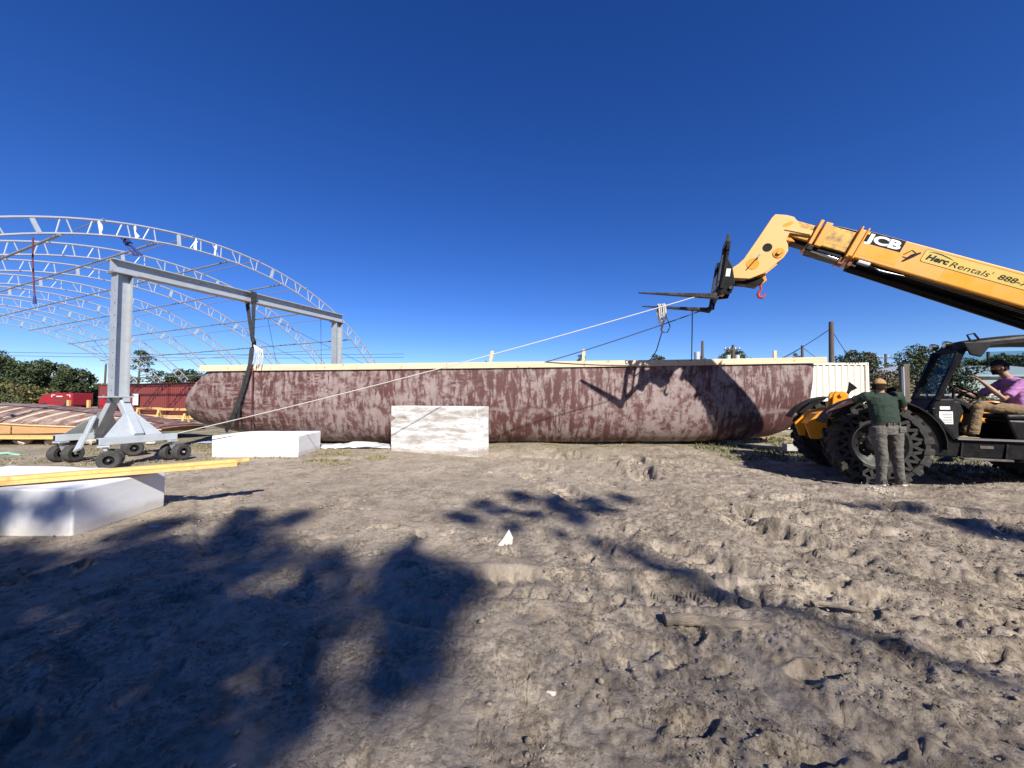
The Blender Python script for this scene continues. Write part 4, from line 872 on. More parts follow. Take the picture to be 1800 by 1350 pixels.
    MB().tube([(-1.12,n1+.07,2.32),(-1.08,n1+.08,2.41),(-1.16,n1+.08,2.43),(-1.22,n1+.07,2.33)], .014, 6).build('beacon_guard', BLK, TM, True)
    m = P2([(-.60,1.36),(-.66,1.60),(-.60,1.64),(-.50,1.60),(-.46,1.38),(-.52,1.34)], .10, .13).build('mirror', BLK, TM, bevel=.01)
    # interior
    P2([(-.80,.86),(-.80,1.30),(-.86,1.40),(-1.05,1.38),(-1.10,1.22),(-1.02,.98),(-.96,.86)], .84, 1.0).build('console', BLKM, TM, bevel=.02)
    MB().box((-.95,1.022,1.02),(-.79,1.027,1.22)).build('instruction_label', WHITE, TM); MB().box((-.92,1.022,1.25),(-.80,1.027,1.30)).build('small_label', WHITE, TM)
    for k in range(6): MB().box((-.94,1.0275,1.045+k*.025),(-.82+.01*(k%3)-.02,1.0285,1.053+k*.025)).build('print_line', RIM, TM)
    P2([(-.84,1.36),(-1.05,1.46),(-1.24,1.36),(-1.34,1.20),(-1.28,1.18),(-1.18,1.30),(-1.03,1.40),(-.86,1.30)], .45, .85).build('dashboard', BLKM, TM, bevel=.015)
    MB().tube([(-1.05,.62,1.2),(-1.28,.62,1.50)], .03, 8).build('steering_column', BLK, TM, True)
    b = MB(); b.lathe([(.175+.016*math.cos(k*1.05),.016*math.sin(k*1.05)) for k in range(6)], lambda x,y,h: Vector((-1.30,.62,1.53))+Vector((.6,0,.8))*0+Vector((x*.80,y,x*.60))+Vector((-.60,0,.80))*h, 28, True)
    b.build('steering_wheel', BLK, TM, True); MB().tube([(-1.30-.13,.62,1.53-.1),(-1.30+.13,.62,1.53+.1)],.012,6).tube([(-1.30,.46,1.53),(-1.30,.78,1.53)],.012,6).build('wheel_spoke', BLK, TM)
    MB().tube([(-.86,.98,1.40),(-.88,.98,1.62),(-.95,.98,1.66),(-1.0,.98,1.56),(-.98,.98,1.42)], .016, 8).build('grab_handle', BLK, TM, True)
    MB().tube([(-1.22,.48,1.40),(-1.26,.46,1.60)], .012, 6).build('lever', BLK, TM); MB().sphere((-1.265,.458,1.62),.028).build('lever_knob', BLK, TM, True)
    P2([(-1.62,1.10),(-2.2,1.08),(-2.22,.74),(-1.72,.74)], .42, .92).build('seat_base', BLK, TM, bevel=.03)
    P2([(-1.60,1.10),(-1.60,1.18),(-2.12,1.20),(-2.2,1.10)], .40, .94).build('seat_cushion', BLKM, TM, bevel=.03)
    P2([(-2.10,1.18),(-2.24,1.80),(-2.36,1.80),(-2.30,1.1)], .42, .92).build('seat_back', BLKM, TM, bevel=.04)
    MB().tube([(-2.03,1.0,1.60),(-1.99,1.0,1.86),(-2.10,1.0,1.90),(-2.3,1.0,1.88)],.025,8).tube([(-2.03,1.0,1.60),(-2.14,1.0,1.52),(-2.3,1.0,1.52)],.025,8).build('roll_bar', BLK, TM, True)
    # under the cab: steps, tank, boxes
    for u in (-1.02,-1.52): MB().beam((u,1.06,.74),(u+.03,1.08,.52),.02,.05,(0,1,0)).build('step_hanger', BLK, TM)
    MB().box((-1.55,1.02,.475),(-1.0,1.14,.505)).build('step', RIM, TM, bevel=.006)
    B((-.98,.95,.50),(-.72,1.045,.64),'tool_box',BLKM); B((-2.3,.85,.46),(-1.66,1.045,.72),'tank',BLKM,.03)
    MB().box((-1.82,1.048,.56),(-1.70,1.052,.64)).build('tank_label', WHITE, TM); MB().box((-1.37,1.073,.655),(-1.22,1.077,.70)).build('warning_plate', RIM, TM)
    # engine cover on the far side and rear counterweight
    P2([(-.9,.95),(-1.0,1.30),(-2.9,1.42),(-3.2,1.3),(-3.3,.95)], -1.05, -.44).build('engine_cover', YEL_D, TM, bevel=.05)
    P2([(-3.1,.95),(-3.0,2.4),(-3.2,2.75),(-3.6,2.8),(-3.75,2.3),(-3.75,.8)], -.40, -.33).build('boom_mount', YEL, TM, bevel=.02); P2([(-3.1,.95),(-3.0,2.4),(-3.2,2.75),(-3.6,2.8),(-3.75,2.3),(-3.75,.8)], .24, .31).build('boom_mount', YEL, TM, bevel=.02)
machine()
# boom: axis from BO (front of the outer section) backwards along BA, BB upward across it
BT = R(27.2); BA = Vector((-math.cos(BT),0,-math.sin(BT))); BB = Vector((-math.sin(BT),0,math.cos(BT))); BO = Vector((-.04,0,4.357)); BNv = Vector((0,1,0))
BPt = lambda s, n, t: BO+BA*s+BB*t+BNv*n
def bbox(nm, s0, s1, n0, n1, t0, t1, mt, bv=.012, par=None):
    b = MB(); b.loft([[BPt(s,n0,t0),BPt(s,n1,t0),BPt(s,n1,t1),BPt(s,n0,t1)] for s in (s0,s1)]); return b.build(nm, mt, par or TM, bevel=bv)
def text_mesh(body, size, bold=0, shear=0, spacing=1, xs=1):
    cu = bpy.data.curves.new('t', 'FONT'); cu.body = body; cu.size = size; cu.offset = bold; cu.shear = shear; cu.space_character = spacing; cu.extrude = .0; cu.resolution_u = 3
    ob = bpy.data.objects.new('t', cu); COL.objects.link(ob); dg = bpy.context.evaluated_depsgraph_get(); me = bpy.data.meshes.new_from_object(ob.evaluated_get(dg)); bpy.data.objects.remove(ob); bpy.data.curves.remove(cu)
    return me
def put_text(nm, body, s0, s1, t0, hgt, mt, par, bold=0, shear=0, n=.306, spacing=1):
    me = text_mesh(body, 1, bold, shear, spacing); vs = [v.co.copy() for v in me.vertices]; x0 = min(v.x for v in vs); x1 = max(v.x for v in vs); y0 = min(v.y for v in vs); y1 = max(v.y for v in vs)
    k = hgt if hgt else None
    for v, c in zip(me.vertices, vs): v.co = BPt(s0+(c.x-x0)/(x1-x0)*(s1-s0), n, t0+(c.y)*hgt)
    me.materials.clear(); me.materials.append(mt); return inst(nm, me, par)
def boom():
    HB = .2625
    ob = bbox('outer_boom', 0, 4.2, -.30, .30, -HB, HB, YEL, .02)
    # front collar of the outer section
    for s0, s1, e in ((-.005,.022,.035),(.10,.125,.03)): bbox('collar', s0, s1, -.30-e, .30+e, -HB-e, HB+e, YEL_D, .006)
    bbox('collar_foot', -.06, .03, .12, .26, -HB-.17, -HB-.036, RUST, .01); bbox('collar_foot', .10, .16, .12, .24, -HB-.15, -HB-.036, RUST, .01)
    # middle and inner sections with their wear marks
    bbox('middle_boom', -.56, 0.3, -.245, .245, -.20, .20, YEL_W, .012); bbox('wear_strip', -.40,-.08,.2455,.248,-.12,.11, YEL_W, 0)
    for s0, s1, e in ((-.66,-.60,.045),(-.56,-.44,.035)): bbox('middle_collar', s0, s1, -.245-e, .245+e, -.20-e, .20+e, YEL, .01)
    bbox('collar_lug', -.66,-.54,.20,.28,-.36,-.24,BLK,.02); bbox('middle_underside', -.60,.05,-.2,.2,-.30,-.21,BLK,.01)
    bbox('inner_boom', -1.05, -.5, -.19, .19, -.16, .15, YEL_W, .01)
    bbox('hose_track', -.95,-.2,-.12,.12,-.24,-.165,BLK,.01)
    # gooseneck head plates
    poly = [(1.23,5.08),(1.17,5.14),(.98,5.09),(.86,5.03),(.80,4.93),(.78,4.80),(.55,4.70),(.58,4.60),(.94,4.72),(1.00,4.58),(.97,4.48),(.97,4.36),(1.05,4.24),(1.37,3.97),(1.64,3.88),(2.0,3.94),(2.02,4.10),(1.84,4.21),(1.74,4.30),(1.5,4.66)]
    for n0 in (-.225,.165): P2(poly, n0, n0+.06).build('head_plate', YEL_F, TM, bevel=.008)
    P2([(1.20,5.06),(1.17,5.10),(.86,4.99),(.80,4.78),(.84,4.72),(1.02,4.9),(1.42,4.62),(1.7,4.26),(1.98,4.06),(1.98,3.98),(1.66,3.92),(1.4,4.01),(1.10,4.27),(1.14,4.40),(1.02,4.62),(.84,4.55)], -.165, .165).build('head_web', YEL_D, TM)
    MB().lathe([(0,0),(.085,0),(.085,.004),(0,.004)], lambda x,y,h: (1.32+x,.2265+h,4.48+y), 24).build('sight_hole', BLK, TM)
    MB().lathe([(.055,0),(.10,0),(.10,.012),(.055,.012)], lambda x,y,h: (1.13+x,.2265+h,4.34+y), 24, True).build('pin_boss', YEL_D, TM); MB().lathe([(0,0),(.045,0),(.04,.05),(0,.05)], lambda x,y,h: (1.13+x,.226+h,4.34+y), 16).build('pivot_pin', YEL_W, TM, True)
    MB().lathe([(0,0),(.115,0),(.115,.005),(0,.005)], lambda x,y,h: (1.58+x,.2265+h,4.18+y), 28).build('access_cover', YEL_D, TM)
    MB().beam((1.46,.245,4.34),(1.68,.245,4.09),.02,.03,(0,1,0)).build('latch_bar', BLK, TM); MB().beam((1.42,.245,4.36),(1.50,.245,4.28),.022,.05,(0,1,0)).build('latch', GALV, TM)
    b = MB(); pts = [(.96+.09*math.cos(a)-.02*math.sin(a)*0, .2265, 4.90+.04*math.sin(a)-.02*math.cos(a)) for a in [2*math.pi*k/20 for k in range(20)]]
    b.add(pts,[tuple(range(20))]).build('slot', YEL_D, TM); MB().beam((1.02,.2255,4.80),(.60,.2255,4.63),.01,.03,(0,1,0)).build('weld_strip', YEL_F, TM)
    # hook
    P2([(1.34,4.02),(1.30,3.86),(1.38,3.80),(1.48,3.84),(1.52,3.96)], -.03, .03).build('hook_lug', YEL_D, TM, bevel=.01)
    MB().lathe([(0,0),(.028,0),(.028,.008),(0,.008)], lambda x,y,h: (1.40+x,.031+h,3.86+y), 12).build('hook_pin', BLK, TM)
    MB().tube([(1.405,0,3.82),(1.41,0,3.74),(1.40,0,3.69),(1.44,0,3.64),(1.46,0,3.59),(1.44,0,3.53),(1.385,0,3.515),(1.34,0,3.55),(1.335,0,3.60)], [.03,.02,.022,.026,.03,.032,.03,.022,.010], 8).build('lifting_hook', REDH, TM, True)
    # tilt linkage under the head
    MB().tube([(2.02,0,3.82),(1.55,0,3.90)],.035,10).build('tilt_rod', FORKM, TM, True); P2([(2.0,3.86),(1.7,3.80),(1.5,3.74),(1.36,3.84),(1.4,3.93),(1.66,3.86),(2.0,3.9)], -.12, .12).build('linkage', BLK, TM, bevel=.01)
    P2([(2.24,3.86),(2.06,3.90),(2.02,3.72),(2.10,3.62),(2.22,3.66)], -.10, .10).build('coupler', YEL, TM, bevel=.01)
    # hydraulic cylinder and hoses under the outer section
    MB().tube([BPt(.15,.0,-.36),BPt(3.2,.0,-.42)], .075, 14).build('lift_cylinder', BLK, TM, True); MB().tube([BPt(-.62,.16,-.30),BPt(.25,.16,-.34)], .026, 10).build('extend_rod', CHROME, TM, True)
    bbox('under_tray', .2, 3.6, -.22, .22, -.33, -.268, BLK, .01); bbox('valve_block', .22,.42,.14,.29,-.325,-.27,GALV,.01)
    for k in range(3): MB().tube([BPt(.4,.22+.02*k,-.30),BPt(.6,.26+.02*k,-.34-.02*k),BPt(1.2,.27+.015*k,-.31),BPt(2.8,.25+.02*k,-.34)], .012, 6).build('hydraulic_hose', BLK if k else GALV, TM, True)
    for k in range(3): MB().tube([BPt(.52+.05*k,.24,-.32),BPt(.60+.05*k,.27,-.36)], .016, 6).build('hose_fitting', CHROME, TM)
    for k in range(2): MB().tube([BPt(-.55,-.05+.1*k,.24),BPt(-.3,-.05+.1*k,.30),BPt(-.02,-.05+.1*k,.31),BPt(.1,-.05+.1*k,.29)], .02, 6).build('hydraulic_hose', BLK, TM, True)
    bbox('top_lug_base', 1.62,1.98,-.02,.02,HB,HB+.03,YEL_F,.005); MB().prism([(1.66,HB+.03),(1.94,HB+.03),(1.86,HB+.09),(1.74,HB+.09)], lambda a,b_,d: BPt(a,d,b_), -.018, .018).build('top_lug', YEL_F, TM, bevel=.006)
    # decals
    def plate(nm, s0, s1, t0, t1, mt, n=.3025, th=.0015, par=ob, r=0):
        if r:
            pts = []
            for cx, cy, a0 in ((s1-r,t1-r,0),(s0+r,t1-r,90),(s0+r,t0+r,180),(s1-r,t0+r,270)):
                for k in range(5): a = R(a0+k*22.5); pts.append((cx+r*math.cos(a), cy+r*math.sin(a)))
        else: pts = [(s1,t1),(s0,t1),(s0,t0),(s1,t0)]
        return MB().prism(pts, lambda a,b_,d: BPt(a,d,b_), n-th, n).build(nm, mt, par)
    plate('repainted_patch', .13, .75, -.20, .02, YEL_D, .3018); plate('repainted_patch', 1.42, 4.1, -.24, -.02, YEL_D, .3018)
    plate('badge_plate', .10, .715, .04, .25, INK, .3035)
    t1 = put_text('badge_letters', 'JCB', .135, .685, .075, .205, WHITE, ob, bold=.045, n=.3050)
    plate('badge_emblem', .118,.165,.195,.24, DECALY, .3045)
    plate('rental_border', 1.035, 3.55, -.015, .215, INK, .3030, r=.035); plate('rental_decal', 1.041, 3.545, -.009, .209, DECALY, .3042, r=.031)
    put_text('rental_name_bold', 'Herc', 1.09, 1.42, .045, .135, INK, ob, bold=.05, shear=.25, n=.3052)
    put_text('rental_name_light', 'Rentals', 1.44, 1.99, .03, .135, INK, ob, bold=.004, shear=.25, n=.3052)
    put_text('registered_mark', '®', 2.005, 2.03, .10, .05, INK, ob, n=.3052)
    put_text('rental_phone', '888-777', 2.10, 2.66, .045, .125, INK, ob, bold=.022, shear=.25, n=.3052)
    sw = [(1.07,.165),(1.17,.195),(1.28,.192),(1.40,.165),(1.47,.14),(1.40,.150),(1.28,.172),(1.17,.180)]
    MB().prism(sw, lambda a,b_,d: BPt(a,d,b_), .3044, .3052).build('rental_swoosh', INK, ob)
    # pictogram
    MB().prism([(.83,-.10),(.93,.02),(1.00,.12),(.985,.135),(.88,.06),(.80,-.10)], lambda a,b_,d: BPt(a,d,b_), .304, .3045).build('pictogram', INK, ob)
    for a, c in (((.78,.02),(.86,.13)),((.86,.13),(.93,.10)),((.93,.10),(.86,-.02)),((.86,-.02),(.78,-.02))): MB().beam(BPt(a[0],.3035,a[1]),BPt(c[0],.3035,c[1]),.002,.014,(0,0,1)).build('pictogram_line', INK, ob)
boom()
def carriage():
    tl = R(9)                                                     # tines point slightly up
    c = bpy.data.objects.new('fork_carriage', None); COL.objects.link(c); c.parent = TM; c.location = (2.30,0,3.50); c.rotation_euler = (0,-tl,0)
    Bc = lambda lo, hi, nm, mt=BLK, bv=.01: MB().box(lo, hi).build(nm, mt, c, bevel=bv)
    for z in (.16,.92): Bc((-.10,-.80,z-.06),(-.03,.80,z+.06),'cross_bar')
    for n_ in (-.78,.70): Bc((-.10,n_,.0),(-.045,n_+.08,1.02),'side_upright')
    for n_ in (-.45,.40): Bc((-.095,n_,.22),(-.055,n_+.05,.86),'guard_bar')
    MB().prism([(-.09,.12),(-.30,.16),(-.34,.36),(-.24,.72),(-.14,.88),(-.09,.88)], lambda a,b_,d: (a,d,b_), -.26, -.20).build('hitch_plate', BLK, c, bevel=.01)
    MB().prism([(-.09,.12),(-.30,.16),(-.34,.36),(-.24,.72),(-.14,.88),(-.09,.88)], lambda a,b_,d: (a,d,b_), .20, .26).build('hitch_plate', BLK, c, bevel=.01)
    MB().box((-.22,.2605,.50),(-.12,.262,.66)).build('white_tag', WHITE, c)
    MB().tube([(-.27,-.3,.26),(-.27,.3,.26)],.035,10).build('hitch_pin', FORKM, c, True)
    for n_ in (.66,-.66):
        f = MB(); f.prism([(-.028,1.0),(.02,1.0),(.025,.05),(.06,.015),(1.50,-.035),(1.50,-.05),(.0,-.075),(-.05,-.02),(-.03,.05)], lambda a,b_,d: (a,d*(1 if a < 1.2 else .55)+n_,b_), -.065, .065)
        f.build('fork', FORKM, c, bevel=.006); MB().box((-.105,n_-.07,.90),(.0,n_+.07,1.06)).build('fork_hanger', BLK, c, bevel=.008)
    Bc((-.08,.62,1.06),(-.02,.70,1.22),'top_stub', FORKM)
    return c
CAR = carriage()
def tw(u, n, z): return TP+Matrix.Rotation(R(180)-TH,3,'Z')@(Vector((u,n,z))*TS)
def cw(u, n, z): return tw(*(Vector((2.30,0,3.50))+Matrix.Rotation(-R(9),3,'Y')@Vector((u,n,z))))
# ------------------------------------------------------------------ people
SKIN = mat('skin', (.36,.20,.13), .55, 0, (.30,.15,.10), 12, .5); SKIN_T = mat('tanned_skin', (.33,.18,.11), .55, 0, (.26,.13,.08), 12, .5)
def cloth(name, col, dark=.55, sc_=7):
    m, nt, bs, L = base(name); bs.inputs['Roughness'].default_value = .9; bs.inputs['Specular IOR Level'].default_value = .15
    n = noise(nt, sc_, 6, .6, stretch=(1,1,2.2), dist=.6); r = ramp(nt, [(.35, col), (.7, tuple(c*dark for c in col))]); L.new(n.outputs[0], r.inputs[0]); L.new(r.outputs[0], bs.inputs['Base Color'])
    bump(nt, bs, n.outputs[0], .7, .05); return m
GREEN_T = cloth('green_shirt', (.030,.047,.037), .85, 5); JEAN = cloth('grey_jeans', (.135,.125,.112), .72, 6); PINK = cloth('pink_shirt', (.44,.20,.42), .85, 5)
KHAKI = cloth('khaki_trousers', (.22,.155,.09), .7, 7); TANCAP = cloth('tan_cap', (.36,.22,.10), .8, 9); NAVY = cloth('navy_cap', (.03,.04,.06), .8, 9); HAIR = cloth('dark_hair', (.03,.02,.015), .6, 30); SHOE = mat('dark_shoe', (.05,.045,.04), .7); SOLE = mat('pale_sole', (.5,.48,.42), .8)
BELT = mat('leather_belt', (.03,.02,.015), .5)
def soft(o, vox, it=6, disp=0):
    m = o.modifiers.new('r', 'REMESH'); m.mode = 'VOXEL'; m.voxel_size = vox; m.use_smooth_shade = True
    s = o.modifiers.new('s', 'SMOOTH'); s.factor = .5; s.iterations = it
    if disp:
        tx = bpy.data.textures.new('folds', 'CLOUDS'); tx.noise_scale = .07; d = o.modifiers.new('d','DISPLACE'); d.texture = tx; d.strength = disp; d.mid_level = .5; d.texture_coords = 'LOCAL'
    return o
def V(*a): return Vector(a)
def head_parts(root, c, fwd, up, skin, hair_m, cap_m, s=1.0, beard=False, prefix=''):
    f = fwd.normalized(); r = f.cross(up).normalized(); u = r.cross(f); Pt = lambda a, b, d: c+(f*a+r*b+u*d)*s
    b = MB()
    def blob(cn, rad, n=12, m=9):
        rings = []
        for i in range(m+1):
            t = math.pi*(i+.01)/(m+.02); rings.append([cn+(f*math.sin(t)*math.cos(2*math.pi*k/n)*rad[0]+r*math.sin(t)*math.sin(2*math.pi*k/n)*rad[1]+u*math.cos(t)*rad[2])*s for k in range(n)])
        b.loft(rings)
    blob(Pt(0,0,.02), (.096,.076,.105)); blob(Pt(.022,0,-.055), (.072,.058,.07)); blob(Pt(.094,0,-.012), (.022,.014,.024), 8, 6); blob(Pt(.078,0,-.075), (.02,.026,.012), 8, 6)
    for k in (-1,1): blob(Pt(-.005,k*.078,-.012), (.022,.010,.032), 8, 6); blob(Pt(.078,k*.03,.012), (.014,.018,.009), 8, 6)
    return b, Pt, blob
def eyes_cap(root, Pt, f, r, u, cap_m, hair_m, beard, brim_dir=1):
    for k in (-1,1): MB().sphere(Pt(.087,k*.03,.010), .009, 8, 6).build('eye', INK, root, True)
    cp = MB(); rings = []
    for i in range(7):
        t = math.pi*.5*i/6; rings.append([Pt(.105*math.cos(t)*math.cos(a)-.002, .085*math.cos(t)*math.sin(a), .038+.098*math.sin(t)) for a in [2*math.pi*k/18 for k in range(18)]])
    cp.loft(rings); cp.build('cap', cap_m, root, True)
    br = MB(); top = [Pt(.07+.12*math.cos(a)*(1 if abs(a) < 1.4 else .6), .075*math.sin(a), .045-.02*math.cos(a)) for a in [R(-80+k*16) for k in range(11)]]
    br.add(top+[p-u*.006 for p in top], [tuple(range(11)), tuple(range(21,10,-1))]+[(i,i+11,(i+1)%11+11,(i+1)%11) for i in range(11)]); br.build('cap_brim', cap_m, root)
    hr = MB(); rings = []
    for i in range(5):
        d = .045-.10*i/4; q = 1-.12*i/4; rings.append([Pt(-.018-.092*q*math.cos(a), .083*q*math.sin(a), d) for a in [R(-95+k*19) for k in range(11)]])
    hr.loft(rings, cap=False, close=False); o = hr.build('hair', hair_m, root, True); m = o.modifiers.new('s','SOLIDIFY'); m.thickness = .012; m.offset = 1
    if beard:
        bd = MB(); rings = []
        for i in range(5):
            d = -.03-.085*i/4; q = 1-.25*i/4; rings.append([Pt(.012+.082*q*math.cos(a), .068*q*math.sin(a), d) for a in [R(-100+k*20) for k in range(11)]])
        bd.loft(rings, cap=False, close=False); o = bd.build('beard', hair_m, root, True); m = o.modifiers.new('s','SOLIDIFY'); m.thickness = .015; m.offset = 1
def hand(b, w, d, side, up, s=1.0, curl=.5):
    # palm at wrist w pointing along d; side is towards the thumb; up is the back of the hand
    d = d.normalized(); up = (up-d*up.dot(d)).normalized(); side = (side-d*side.dot(d)-up*side.dot(up)).normalized()
    b.ell([(w,.026*s,.018*s,side),(w+d*.04*s,.038*s,.015*s,side),(w+d*.09*s,.042*s,.013*s,side)], 10)
    for k, L in enumerate((.072,.080,.074,.058)):
        o = w+d*.085*s+side*(.030-.020*k)*s; m1 = o+(d*.55-up*.25*curl)*L*s; m2 = m1+(d*.35-up*.75*curl)*L*.8*s
        b.tube([o, m1, m2], [.0095*s,.009*s,.0065*s], 7)
    o = w+d*.03*s+side*.034*s; b.tube([o, o+(d*.6+side*.6)*.04*s, o+(d*.95+side*.5-up*.3*curl)*.07*s], [.012*s,.0105*s,.008*s], 7)
def man_green():
    Y0 = 6.42; w = lambda x, y, dy=0: at(x, y, Y0+dy)
    t = thing('person', 'man in dark green t-shirt, grey jeans and tan cap leaning on the front fender', 'person', (6.28,Y0,0))
    aL, aR = w(1549,848), w(1583,850); kL, kR = w(1550,803,-.02), w(1577,803,-.02); hL, hR = w(1542,757), w(1572,757)
    waist, chest, neck = w(1556,738), w(1551,708,.02), w(1548,690,.05)
    sL, sR = w(1521,697,.05), w(1579,696,.05); eL, eR = w(1494,706,.22), w(1589,719,.16); haL, haR = w(1466,718,.42), w(1590,712,.45)
    hc = w(1546,679,.06); fw = V(.95,.35,-.02); X = V(1,0,0)
    b, Pt, blob = head_parts(t, hc, fw, V(0,0,1), SKIN, HAIR, TANCAP, .98)
    b.ell([(neck+V(0,-.01,-.10),.075,.07),(neck,.058,.058),(hc+V(-.01,-.01,-.03),.055,.055)])
    b.ell([(waist+V(0,0,-.1),.15,.10),(waist,.145,.095),(chest,.17,.10),(neck+V(0,0,-.06),.12,.08),(neck+V(0,0,0),.05,.05)])
    for s_, e_, h_ in ((sL,eL,haL),(sR,eR,haR)):
        b.ell([(s_,.058,.055,(0,0,1)),(s_.lerp(e_,.6),.046,.044,(0,0,1)),(e_,.038,.038,(0,0,1)),(e_.lerp(h_,.4),.040,.037,(0,0,1)),(h_,.025,.022,(0,0,1))])
        hand(b, h_, h_-e_, V(0,1,.2) if s_ is sL else V(-1,.2,.2), V(0,0,1))
    for h_, k_, a_ in ((hL,kL,aL),(hR,kR,aR)): b.ell([(h_+V(0,0,.04),.085,.09),(k_,.052,.055),(a_,.036,.04)])
    soft(b.build('body', SKIN, t, True), .009, 4)
    f = fw.normalized(); r_ = f.cross(V(0,0,1)).normalized(); eyes_cap(t, Pt, f, r_, r_.cross(f), TANCAP, HAIR, True)
    sh = MB()
    sh.ell([(waist+V(0,.0,-.05),.205,.145),(waist+V(0,0,.03),.206,.146),(chest+V(0,0,-.02),.222,.146),(chest+V(0,.02,.09),.225,.125),(neck+V(0,-.01,-.045),.14,.085),(neck+V(0,-.005,-.005),.068,.066)], 18)
    for s_, e_ in ((sL,eL),(sR,eR)): sh.ell([(s_.lerp(chest,.35)+V(0,0,.03),.085,.085,(0,0,1)),(s_,.085,.080,(0,0,1)),(s_.lerp(e_,.55),.068,.066,(0,0,1)),(s_.lerp(e_,.75),.066,.064,(0,0,1))], 14)
    soft(sh.build('shirt', GREEN_T, t, True), .011, 5, .018)
    pn = MB(); pn.ell([(waist+V(0,0,-.03),.190,.132),(waist+V(0,-.01,-.12),.200,.148),(waist.lerp(hL.lerp(hR,.5),1)+V(0,-.01,-.06),.165,.12)], 16)
    for h_, k_, a_ in ((hL,kL,aL),(hR,kR,aR)): pn.ell([(h_+V(0,-.01,.07),.100,.125),(h_+V(0,-.01,-.06),.108,.122),(h_.lerp(k_,.55),.092,.10),(k_,.078,.084),(k_.lerp(a_,.5),.066,.074),(a_+V(0,0,.02),.064,.072),(a_+V(0,0,-.015),.068,.076)], 14)
    soft(pn.build('jeans', JEAN, t, True), .011, 4, .022)
    MB().ell([(waist+V(0,-.002,-.075),.204,.148),(waist+V(0,-.002,-.045),.204,.146)], 20).build('belt', BELT, t, True)
    for k in (-.09,.0,.09): MB().box((waist.x+k-.008,Y0-.158,waist.z-.085),(waist.x+k+.008,Y0-.13,waist.z-.04)).build('belt_loop', JEAN, t)
    MB().box((hR.x-.05,Y0-.148,hR.z-.02),(hR.x+.06,Y0-.12,hR.z+.08)).build('back_pocket', JEAN, t, bevel=.01)
    for a_ in (aL, aR):
        o = MB(); z = .0; o.ell([((a_.x,a_.y-.07,z+.055),.042,.05),((a_.x,a_.y+.02,z+.06),.046,.055),((a_.x+.01,a_.y+.12,z+.04),.048,.035),((a_.x+.01,a_.y+.19,z+.03),.035,.022)], 12); sh_ = o.build('shoe', SHOE, t, True)
        MB().ell([((a_.x,a_.y-.08,z+.008),.044,.012),((a_.x,a_.y+.02,z+.008),.048,.012),((a_.x+.01,a_.y+.20,z+.008),.040,.012)], 12).build('sole', SOLE, sh_, True)
man_green()
